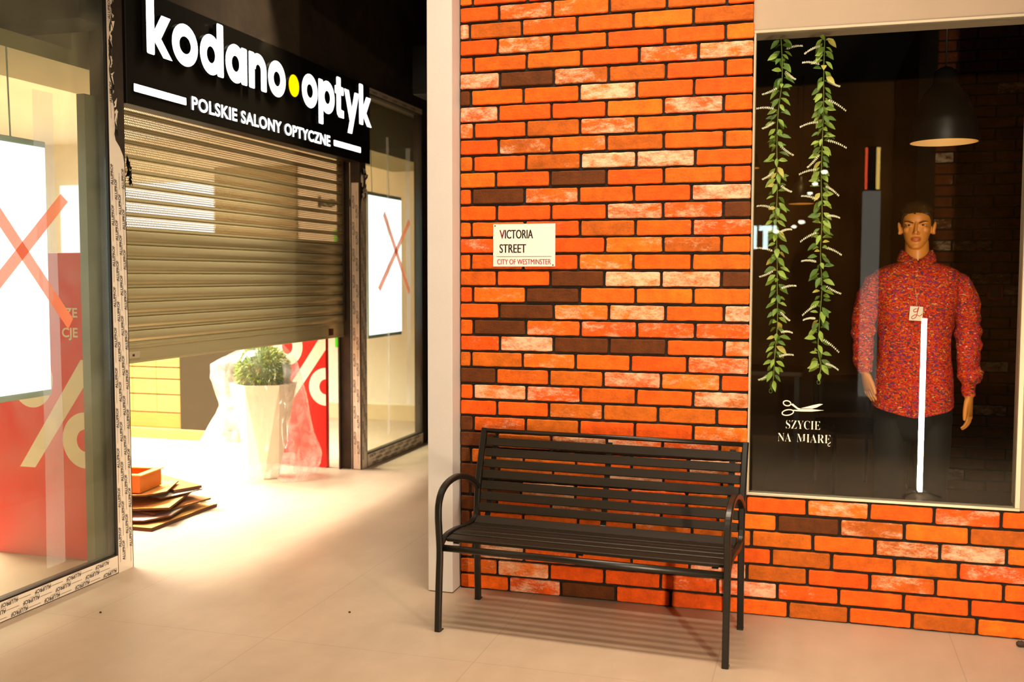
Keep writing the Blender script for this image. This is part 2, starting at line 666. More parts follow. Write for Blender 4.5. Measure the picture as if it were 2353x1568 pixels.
# ------------------------------------------------------------------ setting: brick wall
def brick_mat():
    m = bpy.data.materials.new('old_brick')
    m.use_nodes = True
    nt = m.node_tree
    b = nt.nodes['Principled BSDF']
    b.inputs['Roughness'].default_value = 0.78
    b.inputs['Specular IOR Level'].default_value = 0.25
    at = nt.nodes.new('ShaderNodeAttribute')
    at.attribute_name = 'tint'
    tc = nt.nodes.new('ShaderNodeTexCoord')
    # mottling
    n1 = nt.nodes.new('ShaderNodeTexNoise'); n1.inputs['Scale'].default_value = 19; n1.inputs['Detail'].default_value = 8; n1.inputs['Roughness'].default_value = 0.75
    nt.links.new(tc.outputs['Object'], n1.inputs['Vector'])
    r1 = nt.nodes.new('ShaderNodeMapRange'); r1.inputs[1].default_value = 0.3; r1.inputs[2].default_value = 0.7; r1.inputs[3].default_value = 0.62; r1.inputs[4].default_value = 1.26
    nt.links.new(n1.outputs['Fac'], r1.inputs[0])
    mu = nt.nodes.new('ShaderNodeMixRGB'); mu.blend_type = 'MULTIPLY'; mu.inputs[0].default_value = 1
    nt.links.new(at.outputs['Color'], mu.inputs[1]); nt.links.new(r1.outputs[0], mu.inputs[2])
    # lime wash, amount in alpha
    n2 = nt.nodes.new('ShaderNodeTexNoise'); n2.inputs['Scale'].default_value = 20; n2.inputs['Detail'].default_value = 12; n2.inputs['Roughness'].default_value = 0.85
    mp = nt.nodes.new('ShaderNodeMapping'); mp.inputs['Scale'].default_value = (0.65, 1, 1.35); mp.inputs['Rotation'].default_value = (0, 0.5, 0)
    nt.links.new(tc.outputs['Object'], mp.inputs[0]); nt.links.new(mp.outputs[0], n2.inputs['Vector'])
    ad = nt.nodes.new('ShaderNodeMath'); ad.operation = 'ADD'
    nt.links.new(n2.outputs['Fac'], ad.inputs[0]); nt.links.new(at.outputs['Alpha'], ad.inputs[1])
    r2_ = nt.nodes.new('ShaderNodeMapRange'); r2_.inputs[1].default_value = 0.90; r2_.inputs[2].default_value = 1.06; r2_.inputs[3].default_value = 0; r2_.inputs[4].default_value = 0.72
    nt.links.new(ad.outputs[0], r2_.inputs[0])
    mw = nt.nodes.new('ShaderNodeMixRGB'); mw.inputs[2].default_value = (0.84, 0.60, 0.40, 1)
    nt.links.new(r2_.outputs[0], mw.inputs[0]); nt.links.new(mu.outputs[0], mw.inputs[1])
    nt.links.new(mw.outputs[0], b.inputs['Base Color'])
    n3 = nt.nodes.new('ShaderNodeTexNoise'); n3.inputs['Scale'].default_value = 90; n3.inputs['Detail'].default_value = 5
    nt.links.new(tc.outputs['Object'], n3.inputs['Vector'])
    bp = nt.nodes.new('ShaderNodeBump'); bp.inputs['Strength'].default_value = 0.5; bp.inputs['Distance'].default_value = 0.006
    nt.links.new(n3.outputs['Fac'], bp.inputs['Height']); nt.links.new(bp.outputs[0], b.inputs['Normal'])
    return m


BRICK = brick_mat()
MORTAR = mat('black_mortar', lin('#1b1308'), rough=0.95, noise_amt=0.3, noise_scale=30, bump=0.4, bump_scale=120)

# bricks that stand out in the wall: burnt dark ones and lime-washed ones (x, z of their middle)
DARK = [(0.30, 2.47), (0.56, 2.48), (0.83, 2.48), (0.02, 2.37), (0.57, 1.99), (0.18, 1.90), (1.29, 1.85), (0.57, 1.515), (1.29, 1.515),
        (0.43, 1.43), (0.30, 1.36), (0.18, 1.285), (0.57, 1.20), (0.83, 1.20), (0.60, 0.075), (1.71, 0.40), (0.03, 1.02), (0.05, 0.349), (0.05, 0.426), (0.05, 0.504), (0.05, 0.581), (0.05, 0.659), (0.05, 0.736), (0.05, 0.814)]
WASH = [(1.1, 2.51), (0.70, 2.40), (1.23, 2.41), (1.22, 2.25), (0.30, 2.14), (0.73, 2.06), (0.98, 2.07), (1.22, 1.92), (0.83, 1.83), (1.08, 1.83),
        (0.85, 1.67), (0.70, 1.58), (0.42, 1.90), (0.83, 1.51), (1.08, 1.52), (0.18, 1.43), (0.43, 1.28), (0.70, 1.28), (0.96, 1.28), (1.21, 1.28),
        (0.30, 1.20), (0.18, 1.04), (1.22, 1.12), (0.43, 1.12), (0.18, 0.97), (1.22, 0.80), (1.28, 1.36), (0.10, 2.44), (0.56, 2.78), (1.65, 0.52),
        (1.85, 0.44), (2.35, 0.52), (2.1, 0.36), (2.06, 0.18), (1.62, 0.20), (2.3, 0.27), (1.2, 0.12), (0.35, 0.04), (0.10, 1.66), (0.15, 2.30)]


def brick_layout():
    out = []
    Lp = 0.262
    for r in range(0, 46):
        z0 = r * CH + 0.0055
        z1 = (r + 1) * CH - 0.0065
        off = (0.055 if r % 2 == 0 else 0.186) + random.uniform(-0.012, 0.012)
        if r == 0:
            off = 0.243
        xr = 1.353 if r >= 7 else 3.4
        xs = [0.0]
        x = off
        while x < xr - 0.06:
            if x > 0.02:
                xs.append(x)
            x += Lp + random.uniform(-0.006, 0.006)
        xs.append(xr)
        for i in range(len(xs) - 1):
            a = xs[i] + (0.0065 if i else 0.0)
            b = xs[i + 1] - (0.0065 if i < len(xs) - 2 else random.uniform(-0.003, 0.003))
            out.append((a, b, z0 + random.uniform(-.0015, .0015), z1 + random.uniform(-.0015, .0015)))
    return out


def brick_wall(bricks, y_front, name, back_depth, dark_list, wash_list, base=None, mortar_boxes=(), wash_p=0.36):
    mb = MB()
    mb.col = []
    for (lo, hi) in mortar_boxes:
        mb.box(lo, hi, 1)
        mb.col += [(0.02, 0.015, 0.01, 0)] * 8
    pal = [lin('#de5a0e'), lin('#d8520c'), lin('#e26a1e'), lin('#c95a18'), lin('#cc5612'), lin('#e46018'), lin('#b2561a'), lin('#e0540e'), lin('#d8500c'), lin('#c4601c')]
    for (a, b, z0, z1) in bricks:
        cx, cz = (a + b) / 2, (z0 + z1) / 2
        seed = Vector((cx * 7.3, cz * 11.1, 3.7))
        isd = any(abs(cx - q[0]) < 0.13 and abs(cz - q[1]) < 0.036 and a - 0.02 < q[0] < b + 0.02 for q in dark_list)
        isw = any(abs(cz - q[1]) < 0.038 and a < q[0] < b for q in wash_list)
        col = random.choice(pal)
        if base:
            col = base
        wash = random.uniform(-0.05, 0.16)
        if isw or random.random() < wash_p * 0.35:
            wash = random.uniform(0.36, 0.50)
        elif random.random() < wash_p:
            wash = random.uniform(0.2, 0.34)
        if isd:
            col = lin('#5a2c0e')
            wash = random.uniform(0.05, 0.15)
        nx = max(4, int((b - a) / 0.02))
        nz = 5
        yo = random.uniform(-0.0015, 0.0015)
        vs, cs = [], []
        W_, H_ = b - a, z1 - z0
        ed = 0.004 / W_
        sx_ = [0.0, ed] + [ed + (1 - 2 * ed) * q / (nx - 2) for q in range(1, nx - 2)] + [1 - ed, 1.0]
        for j in range(nz + 1):
            for i in range(nx + 1):
                s, t = sx_[i], (0, 0.055, 0.35, 0.65, 0.945, 1)[j]
                x = a + W_ * s
                z = z0 + H_ * t
                e = noise.noise(Vector((x * 38, z * 38, cz * 9)))
                if i in (0, nx):
                    x += e * 0.0022
                if j in (0, nz):
                    z += e * 0.0022
                # rounded arrises
                dx = min(s, 1 - s) * W_
                dz = min(t, 1 - t) * H_
                d = min(dx, dz)
                yy = y_front + yo + (0.0032 if d < 1e-6 else 0) + noise.noise(Vector((x * 22, cz * 50, z * 22))) * 0.0012
                if (i in (0, nx)) and (j in (0, nz)):
                    x += (0.003 if i == 0 else -0.003)
                    z += (0.003 if j == 0 else -0.003)
                vs.append((x, yy, z))
                k = 1.06 + 0.16 * noise.noise(seed + Vector((s * 2, t, 0)))
                w = wash + (0.10 * noise.noise(seed + Vector((s * 2.5, t * 1.5, 5))))
                cs.append((col[0] * k, col[1] * k * 0.97, col[2] * k * 0.35, w))
        fs = []
        for j in range(nz):
            for i in range(nx):
                q = j * (nx + 1) + i
                fs.append((q, q + 1, q + nx + 2, q + nx + 1))
        # sides back to the mortar
        ring = [i for i in range(nx + 1)] + [j * (nx + 1) + nx for j in range(1, nz + 1)] + [nz * (nx + 1) + i for i in range(nx - 1, -1, -1)] + [j * (nx + 1) for j in range(nz - 1, 0, -1)]
        base_i = len(vs)
        for q in ring:
            x, y, z = vs[q]
            vs.append((x, y_front + 0.02, z))
            cs.append(cs[q])
        n = len(ring)
        for k in range(n):
            k2 = (k + 1) % n
            fs.append((ring[k], base_i + k, base_i + k2, ring[k2]))
        mb.add(vs, fs, 0, False)
        mb.col += cs
    return mb.build(name, [BRICK, MORTAR])


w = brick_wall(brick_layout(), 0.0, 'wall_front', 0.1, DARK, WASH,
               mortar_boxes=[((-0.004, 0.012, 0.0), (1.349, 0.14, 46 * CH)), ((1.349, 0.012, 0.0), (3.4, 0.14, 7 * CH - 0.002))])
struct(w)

PLASTER = mat('cream_plaster', lin('#c9c1bb'), rough=0.8, noise_amt=0.03, noise_scale=3, bump=0.05, bump_scale=80)
# white pilaster at the left end of the bricks
mb = MB()
mb.box((-0.133, -0.097, 0.004), (-0.008, 0.14, 4.3), bev=0.002)
struct(mb.build('trim_1', PLASTER))
# plaster lintel and the wall beside the window
mb = MB()
mb.box((1.351, 0.012, 2.592), (3.6, 0.2, 4.3), bev=0.001)
mb.box((2.470, 0.012, 0.5455), (3.6, 0.2, 2.592))
struct(mb.build('wall_right', mat('beige_plaster', lin('#a8927c'), rough=0.85, noise_amt=0.04, noise_scale=3, bump=0.05, bump_scale=80)))

# ------------------------------------------------------------------ tailor's window
ALU = mat('champagne_aluminium', lin('#b5a68c'), rough=0.42, metal=0.35)
win = empty_struct('window_1', (1.355, 0.0, 0.545))
mb = MB()
x0, x1, z0, z1 = 0.0, 1.115, 0.0, 2.047
fr = 0.012
mb.box((x0, 0.0, z0), (x1, 0.05, z0 + fr), bev=0.0015)
mb.box((x0, 0.0, z1 - fr), (x1, 0.05, z1), bev=0.0015)
mb.box((x0, 0.0, z0 + fr), (x0 + 0.010, 0.05, z1 - fr), bev=0.0015)
mb.box((x1 - 0.020, 0.0, z0 + fr), (x1, 0.05, z1 - fr), bev=0.0015)
mb.build('window_frame', ALU, win)
mb = MB()
mb.box((x0 + 0.010, 0.018, z0 + fr), (x1 - 0.020, 0.026, z1 - fr))
GLASS = glass_mat('clear_glass', ior=1.5)
mb.build('window_pane', GLASS, win)

# ------------------------------------------------------------------ tailor's shop behind the window
DARKW = mat('dark_shop_wall', lin('#1a130c'), rough=0.9)
mb = MB()
mb.box((-0.12, 0.14, 0.0), (0.0, 6.5, 4.3))
struct(mb.build('wall_side', mat('corridor_wall', lin('#6b6153'), rough=0.85)))
mb = MB()
mb.box((0.0, 5.4, 0.0), (2.40, 5.5, 3.4))
struct(mb.build('wall_rear', mat('brown_rear_wall', lin('#5a3a1c'), rough=0.8, noise_amt=0.3, noise_scale=1.5)))
mb = MB()
mb.box((3.6, 0.1, 0.0), (3.7, 5.5, 3.4))
struct(mb.build('wall_shop_right', DARKW))
mb = MB()
mb.box((0.0, 0.2, 3.3), (3.6, 5.4, 3.4))
struct(mb.build('ceiling_shop', DARKW))
# dark return and brick back wall
rows = []
for r in range(43):
    off = 2.42 + (0.0 if r % 2 else 0.13)
    xs = [2.42]
    x = off + (0.26 if r % 2 else 0)
    while x < 3.6:
        if x > 2.45:
            xs.append(x)
        x += 0.262
    xs.append(3.6)
    for i in range(len(xs) - 1):
        rows.append((xs[i] + 0.0065, xs[i + 1] - 0.0065, r * CH + 0.006, (r + 1) * CH - 0.006))
w = brick_wall(rows, 3.2, 'wall_back', 0.1, [], [], base=lin('#6b331a'),
               mortar_boxes=[((2.40, 3.212, 0), (3.6, 3.3, 3.3)), ((2.30, 3.15, 0), (2.42, 5.4, 3.3))], wash_p=0.3)
struct(w)

# ------------------------------------------------------------------ bench
BW = mat('black_bench_slat', lin('#1d150a'), rough=0.45, noise_amt=0.25, noise_scale=30, bump=0.06, bump_scale=200, stretch=(0.15, 1, 1), spec=0.3)
BM = mat('black_bench_steel', lin('#15110a'), rough=0.36, noise_amt=0.15, noise_scale=40, spec=0.45)
bench = thing('bench', 'black metal and slat park bench standing against the orange brick wall', 'bench', (0.111, -0.612, 0.0), radians(-3.015))
BL = 1.217
T = 0.027


def bench_side(u, inner):
    leg = bez([(u, 0.0, 0.0), (u, 0.005, 0.10), (u, 0.013, 0.22), (u, 0.022, 0.345), (u, 0.012, 0.44), (u, 0.006, 0.50), (u, 0.014, 0.56), (u, 0.055, 0.605), (u, 0.13, 0.628), (u, 0.23, 0.630), (u, 0.33, 0.608), (u, 0.41, 0.575), (u, 0.462, 0.540)], 6)
    m = MB()
    m.bar(leg, T, 0.024, X_)
    a = m.build('front_leg_and_armrest', BM, bench)
    m = MB()
    m.box((u - 0.013, -0.004, 0.0), (u + 0.013, 0.034, 0.005), bev=0.001)
    m.build('foot', BM, a)
    m = MB()
    post = bez([(u, 0.470, 0.0), (u, 0.462, 0.20), (u, 0.458, 0.40), (u, 0.470, 0.545), (u, 0.508, 0.67), (u, 0.558, 0.800)], 6)
    m.bar(post, T, 0.026, X_)
    b = m.build('rear_leg_and_back_post', BM, bench)
    m = MB()
    m.box((u - 0.013, 0.455, 0.0), (u + 0.013, 0.497, 0.005), bev=0.001)
    m.build('foot', BM, b)
    m = MB()
    sb = bez([(u, 0.020, 0.352), (u, 0.045, 0.378), (u, 0.10, 0.398), (u, 0.20, 0.398), (u, 0.30, 0.388), (u, 0.39, 0.388), (u, 0.435, 0.405), (u, 0.462, 0.45)], 6)
    m.bar(sb, T * 0.9, 0.02, X_)
    m.build('seat_rail', BM, bench)


bench_side(0.0, 1)
bench_side(BL, -1)
# slat centre line: from the front of the seat up the back
seatc = [(0.085, 0.389, 0.10), (0.150, 0.394, 0.02), (0.215, 0.392, -0.04), (0.280, 0.386, -0.06), (0.345, 0.382, 0.0), (0.408, 0.394, 0.45)]
for (v, z, a) in seatc:
    m = MB()
    M = Matrix.Translation((0, v, z)) @ Matrix.Rotation(a, 4, 'X')
    m.box((0.014, -0.028, -0.008), (BL - 0.014, 0.028, 0.008), bev=0.003, M=M)
    m.build('seat_slat', BW, bench)
for k in range(8):
    z = 0.448 + k * 0.0487
    v = 0.448 + (z - 0.448) * 0.335
    if z < 0.5:
        v += 0.004
    m = MB()
    M = Matrix.Translation((0, v, z)) @ Matrix.Rotation(radians(90 - 18.5), 4, 'X')
    m.box((0.014, -0.0195, -0.007), (BL - 0.014, 0.0195, 0.007), bev=0.0025, M=M)
    if k < 7:
        m.build('back_slat', BW, bench)
m = MB()
m.tube([(0.0, 0.552, 0.792), (BL, 0.552, 0.792)], 0.0105, 12)
m.build('top_rail', BM, bench)
m = MB()
m.tube([(0.008, 0.034, 0.356), (BL - 0.008, 0.034, 0.356)], 0.0145, 14)
m.build('front_rail', BM, bench)
for u in (0.055, BL / 2, BL - 0.055):
    m = MB()
    m.bar(bez([(u, 0.07, 0.372), (u, 0.20, 0.380), (u, 0.33, 0.366), (u, 0.40, 0.374), (u, 0.456, 0.42), (u, 0.478, 0.50), (u, 0.52, 0.62), (u, 0.565, 0.765)], 5), 0.026, 0.006, X_)
    m.build('support_strap', BM, bench)

# ------------------------------------------------------------------ street name plate
SIGNW = mat('sign_enamel', lin('#e9e1d9'), rough=0.3)
SIGNK = mat('sign_black', lin('#1c120c'), rough=0.4)
SIGNR = mat('sign_red', lin('#b4161f'), rough=0.4)
plate = thing('street_sign', 'small white street name plate with black and red lettering screwed to the bricks', 'sign', (0.165, -0.0065, 1.567))
mb = MB()
mb.box((0, 0, 0), (0.303, 0.0055, 0.200), bev=0.001)
mb.build('plate', SIGNW, plate)
mb = MB()
def bold(mb, t, x, z, size, fit, mi, d):
    for i, dx in enumerate((-d, 0.0, d)):
        mb.text(t, (x + dx, -0.0004 - 0.0001 * i, z), X_, Z_, size, mi, fit=fit)


bold(mb, 'V', 0.033, 0.132, 0.0585, 0.0245, 2, 0.0011)
bold(mb, 'ICTORIA', 0.0595, 0.132, 0.0585, 0.136, 0, 0.0011)
bold(mb, 'STREET', 0.033, 0.065, 0.0585, 0.129, 0, 0.0011)
bold(mb, 'CITY OF WESTMINSTER', 0.021, 0.0105, 0.0355, 0.262, 1, 0.0005)
mb.box((0.017, -0.0006, 0.046), (0.286, -0.0002, 0.0478), 0)
mb.build('lettering', [SIGNK, SIGNR, mat('sign_dark_red', lin('#6e1016'), rough=0.4)], plate)
for (x, z) in ((0.010, 0.192), (0.293, 0.007)):
    mb = MB()
    mb.ellipsoid((x, 0.0, z), (0.0038, 0.002, 0.0038), 12, 8)
    mb.build('screw', mat('old_screw', lin('#6a5f45'), rough=0.4, metal=0.8), plate)
#__PART2__
# ------------------------------------------------------------------ optician's storefront: frames, glazing, wall above
BLK = mat('black_powder_coat', lin('#15120d'), rough=0.45, noise_amt=0.2, noise_scale=20)
BRN = mat('dusty_dark_post', lin('#33271a'), rough=0.6, noise_amt=0.35, noise_scale=14)
FILM = mat('white_protective_film', lin('#efe0cd'), rough=0.35, noise_amt=0.03, noise_scale=6, bump=0.05, bump_scale=30)
INK = mat('film_ink', lin('#141425'), rough=0.5)
INK2 = mat('film_ink_grey', lin('#7c7365'), rough=0.5)
WORD = 'ALUPROF'


def film_print(mb, o, e_along, e_across, length, width, rows, size, mi_ink=1, mi_grey=2, pitch=0.205, seed=0, phase=0.0):
    """repeat printed word in staggered rows on a strip; o = corner, along = reading direction"""
    o, a, c = Vector(o), Vector(e_along), Vector(e_across)
    n = a.cross(c).normalized()
    o = o + n * 0.0006
    rnd = random.Random(seed)
    rp = width / rows
    for r in range(rows):
        x = (r * pitch * 0.36 + phase) % pitch - pitch * 0.5
        while x < length:
            tl = size * 3.9
            if x > 0 and x + tl < length:
                mb.text(WORD, o + a * x + c * (rp * (r + 0.22)), a, c, size, mi_ink, offset=0.012, fit=tl)
            u = x + pitch * 0.62
            if u > 0 and u + tl * 0.75 < length:
                p = o + a * u + c * (rp * (r + 0.52))
                mb.add([p, p + a * tl * 0.7, p + a * tl * 0.7 + c * 0.0022, p + c * 0.0022], [(0, 1, 2, 3)], mi_grey)
                p = p + a * tl * 0.74 - c * 0.001
                mb.add([p, p + a * 0.004, p + a * 0.004 + c * 0.005, p + c * 0.005], [(0, 1, 2, 3)], mi_grey)
            u = x
            if u > 0 and u + tl < length:
                p = o + a * u + c * (rp * (r + 0.05))
                mb.add([p, p + a * tl * 0.6, p + a * tl * 0.6 + c * 0.0015, p + c * 0.0015], [(0, 1, 2, 3)], mi_grey)
            x += pitch


# left glazing (window_2): post, bottom rail, glass
w2 = empty_struct('window_2', (XS, -0.283, 0.0))
mb = MB()
mb.box((-0.06, 0.004, 0.0), (0.0, 0.128, 4.3), bev=0.002)
mb.box((-0.06, -3.2, 0.0), (-0.002, 0.003, 0.094), bev=0.002)
mb.box((-0.085, 0.075, 0.0), (-0.062, 0.125, 4.3))
mb.build('window_frame', BRN, w2)
mb = MB()
mb.box((-0.030, -0.010, 0.095), (0.001, 0.0035, 4.3), bev=0.001)
mb.box((-0.05, -3.2, 0.0945), (-0.001, -0.0135, 0.100))
mb.build('gasket', BLK, w2)
mb = MB()
mb.box((-0.018, -3.2, 0.100), (-0.010, -0.0105, 3.05))
SGL = glass_mat('dusty_glass', tint=(0.93, 0.96, 0.90), dirt=0.17, dirt_col=(0.52, 0.52, 0.42), ior=1.45)
mb.build('window_pane', SGL, w2)
# protective film on the post: whole below, torn and narrow above
mb = MB()


def film_sheet(mb, pts, o, ea, ec, mi=0):
    """ragged polygon strip from rows of (t, c0, c1)"""
    o, ea, ec = Vector(o), Vector(ea), Vector(ec)
    n = ea.cross(ec).normalized() * 0.0004
    vs, fs = [], []
    for t, c0, c1 in pts:
        vs += [o + ea * t + ec * c0 + n, o + ea * t + ec * c1 + n]
    for i in range(len(pts) - 1):
        fs.append((2 * i, 2 * i + 1, 2 * i + 3, 2 * i + 2))
    mb.add(vs, fs, mi)


rows = [(0.0, 0.0055, 0.120), (0.5, 0.0055, 0.119), (1.0, 0.0055, 0.1195), (1.6, 0.0055, 0.119), (2.0, 0.0055, 0.120), (2.09, 0.0055, 0.119), (2.13, 0.0055, 0.110), (2.17, 0.0055, 0.085), (2.20, 0.0055, 0.055)]
rnd = random.Random(3)
t = 2.23
while t < 3.3:
    rows.append((t, 0.0055, 0.034 + 0.018 * sin(t * 9) + rnd.uniform(-0.008, 0.008)))
    t += 0.035
film_sheet(mb, rows, (0.001, 0, 0), Z_, Y_)
# the flipped order gives -x normals; print on the outer side
film_print(mb, (0.0016, 0.118, 0.012), Z_, -Y_, 2.08, 0.112, 4, 0.0265, seed=1)
film_print(mb, (0.0016, 0.040, 2.22), Z_, -Y_, 0.9, 0.030, 1, 0.0265, seed=2, phase=0.06)
mb.box((0.0, -0.6, 0.0), (0.0006, 0.003, 0.0), 0)
# film on the bottom rail, printed upside down
mb.add([(0.0, -3.2, 0.004), (0.0, 0.002, 0.004), (0.0, 0.002, 0.092), (0.0, -3.2, 0.092)], [(0, 1, 2, 3)], 0)
film_print(mb, (0.0006, 0.0, 0.090), -Y_, -Z_, 1.4, 0.086, 3, 0.0265, seed=4, phase=0.17)
mb.build('protective_film', [FILM, INK, INK2], w2)
# crumpled film hanging off the torn edge
mb = MB()
rnd = random.Random(5)
for k in range(26):
    z = 2.24 + k * 0.036
    a = 0.03 + 0.016 * sin(z * 9)
    p = Vector((0.004, a, z))
    q = [p + Vector((rnd.uniform(0, 0.012), rnd.uniform(-0.008, 0.02), rnd.uniform(-0.03, 0.03))) for _ in range(5)]
    mb.add(q, [(0, 1, 2), (0, 2, 3), (0, 3, 4)], rnd.choice([0, 0, 1]))
mb.build('torn_film', [FILM, BLK], w2)
mb = MB()
rnd = random.Random(8)
for k in range(16):
    p = Vector((0.008, 0.128 + rnd.uniform(0, 0.01), 1.99 + rnd.uniform(0, 0.13)))
    q = [p + Vector((rnd.uniform(-0.006, 0.012), rnd.uniform(-0.012, 0.028), rnd.uniform(-0.035, 0.035))) for _ in range(5)]
    mb.add(q, [(0, 1, 2), (0, 2, 3), (0, 3, 4)], 0)
SHINYB = mat('black_shrink_wrap', lin('#0c0b0a'), rough=0.18)
mb.build('loose_wrap', SHINYB, w2)

# right glazing (window_3)
w3 = empty_struct('window_3', (XS, 2.652, 0.0))
mb = MB()
mb.box((-0.010, 0.0, 0.0), (0.0, 0.108, 3.0), bev=0.001)
mb.box((-0.085, 0.0, 0.0), (-0.0105, 0.108, 3.0), bev=0.001)
mb.box((-0.06, 0.108, 0.0), (-0.002, 1.31, 0.104), bev=0.002)
mb.box((-0.06, 0.108, 2.952), (-0.002, 1.31, 3.0), bev=0.002)
mb.box((-0.06, 1.31, 0.0), (0.0, 1.40, 3.0), bev=0.002)
mb.build('window_frame', BRN, w3)
mb = MB()
mb.box((-0.05, 0.108, 0.1045), (-0.001, 1.309, 0.112))
mb.box((-0.030, 1.296, 0.112), (-0.001, 1.3095, 2.951))
mb.box((-0.05, 0.108, 2.944), (-0.001, 1.296, 2.9515))
mb.build('gasket', BLK, w3)
mb = MB()
mb.box((-0.018, 0.1085, 0.112), (-0.010, 1.296, 2.944))
mb.build('window_pane', glass_mat('shop_glass', tint=(0.93, 0.97, 0.90), dirt=0.05, dirt_col=(0.6, 0.58, 0.45), ior=1.45), w3)
mb = MB()
mb.add([(-0.072, -0.0008, 0.003), (-0.012, -0.0008, 0.003), (-0.012, -0.0008, 2.24), (-0.072, -0.0008, 2.24)], [(0, 1, 2, 3)], 0)
film_print(mb, (-0.014, -0.0010, 0.02), Z_, -X_, 2.2, 0.056, 2, 0.0265, seed=6)
film_sheet(mb, [(0.003, 0.004, 0.098), (1.0, 0.004, 0.098), (2.0, 0.004, 0.097), (2.09, 0.02, 0.097), (2.16, 0.05, 0.095), (2.2, 0.07, 0.09)], (0.0012, 0, 0), Z_, Y_)
film_print(mb, (0.0018, 0.096, 0.03), Z_, -Y_, 2.05, 0.09, 3, 0.0265, seed=7)
mb.add([(0.0, 0.11, 0.004), (0.0, 1.308, 0.004), (0.0, 1.308, 0.102), (0.0, 0.11, 0.102)], [(0, 1, 2, 3)], 0)
film_print(mb, (0.0006, 1.306, 0.100), -Y_, -Z_, 1.19, 0.096, 3, 0.030, seed=8, pitch=0.19)
mb.add([(0.0, 0.11, 2.953), (0.0, 1.308, 2.953), (0.0, 1.308, 2.999), (0.0, 0.11, 2.999)], [(0, 1, 2, 3)], 0)
film_print(mb, (0.0006, 0.13, 2.955), Y_, Z_, 1.15, 0.042, 1, 0.0265, seed=9)
mb.build('protective_film', [FILM, INK, INK2], w3)
mb = MB()
rnd = random.Random(11)
for k in range(46):
    p = Vector((0.006, 0.05 + rnd.uniform(-0.03, 0.04), 2.13 + rnd.uniform(0, 0.2)))
    q = [p + Vector((rnd.uniform(-0.004, 0.014), rnd.uniform(-0.018, 0.026), rnd.uniform(-0.05, 0.05))) for _ in range(5)]
    mb.add(q, [(0, 1, 2), (0, 2, 3), (0, 3, 4)], rnd.choice([0, 0, 1]))
mb.build('loose_wrap', [SHINYB, FILM], w3)

# dark wall above the storefront and the corridor end
DKW = mat('dark_rough_wall', lin('#3a2c1a'), rough=0.9, noise_amt=0.45, noise_scale=3.5, bump=0.3, bump_scale=12)
mb = MB()
mb.box((XS - 0.12, 0.0, 3.005), (XS - 0.02, 7.0, 4.3))
mb.box((XS - 0.12, 4.06, 0.0), (XS - 0.02, 7.0, 3.005))
struct(mb.build('wall_left', DKW))
mb = MB()
mb.box((XS, 6.6, 0.0), (-0.12, 6.7, 4.3))
struct(mb.build('wall_end', DKW))

# ceiling ducts of the concourse
DUCT = mat('black_duct', lin('#0b0a08'), rough=0.7)
DUCT2 = mat('grey_duct_underside', lin('#4a4436'), rough=0.7)
for nm, lo, hi, lab in (('ceiling_duct', (-1.70, 1.30, 3.47), (-0.15, 1.95, 3.85), 'black box duct under the dark ceiling, nearest above the shop sign'),
                        ('ceiling_duct', (-1.60, 3.35, 3.02), (-0.15, 3.95, 3.42), 'black box duct close to the cream pilaster, second one back'),
                        ('ceiling_duct', (-1.62, 4.6, 2.75), (-0.15, 5.2, 3.15), 'low black box duct at the far end of the dark corridor')):
    mb = MB()
    mb.box(lo, hi, bev=0.004)
    tag(mb.build(nm, DUCT), lab, 'duct', 'box ducts under the dark ceiling')

# ------------------------------------------------------------------ illuminated shop sign
SBLK = mat('glossy_black_panel', lin('#14110b'), rough=0.38, spec=0.35, noise_amt=0.1, noise_scale=5)
LIT = emit_mat('lit_white_acrylic', (1.0, 0.98, 0.93), 4.0)
LITY = emit_mat('lit_yellow_acrylic', (1.0, 0.62, 0.0), 1.6)
LSIDE = mat('letter_side_black', lin('#0c0b09'), rough=0.3)
sg = thing('shop_sign', 'long black fascia sign with glowing white letters and one yellow dot above the shutter', 'sign', (XS, -0.148, 2.397))
mb = MB()
mb.box((-0.085, 0.0, 0.0), (0.012, 2.966, 0.606), bev=0.002)
mb.build('panel', SBLK, sg)
LO = Vector((0.030, 0.148, 0.273))   # baseline origin of the big letters
LD = 0.026


def letter(fn):
    mb = MB()
    fn(mb)
    # faces pointing outwards glow, the sides are black returns
    xm = max(v[0] for v in mb.v)
    for i, f in enumerate(mb.f):
        mb.m[i] = 0 if all(mb.v[k][0] > xm - 1e-5 for k in f) else 1
    return mb


SW = 0.066
XH = 0.219


def rrect(x0, y0, x1, y1, r=0.010):
    out = []
    for cx, cy, a in ((x1 - r, y0 + r, -90), (x1 - r, y1 - r, 0), (x0 + r, y1 - r, 90), (x0 + r, y0 + r, 180)):
        for k in range(4):
            t = radians(a + 30 * k)
            out.append((cx + r * cos(t), cy + r * sin(t)))
    return out


def diag(xa, ya, xb, yb, w):
    """slanted stroke with flat ends; w = horizontal width"""
    return [(xa, ya), (xa + w, ya), (xb + w, yb), (xb, yb)]


def K(x, asc):
    def f(mb):
        mb.prism(rrect(x, 0, x + SW, asc), LO, Y_, Z_, LD)
        mb.prism(diag(x + SW * 0.6, XH * 0.42, x + 0.128, XH, 0.080), LO, Y_, Z_, LD)
        mb.prism([(x + 0.083, XH * 0.62), (x + 0.050, XH * 0.40), (x + 0.140, 0), (x + 0.219, 0)], LO, Y_, Z_, LD)
    return f


def O(x0, x1):
    def f(mb):
        mb.ring(((x0 + x1) / 2, XH / 2), (x1 - x0) / 2, XH / 2 + 0.004, SW, LO, Y_, Z_, LD)
    return f


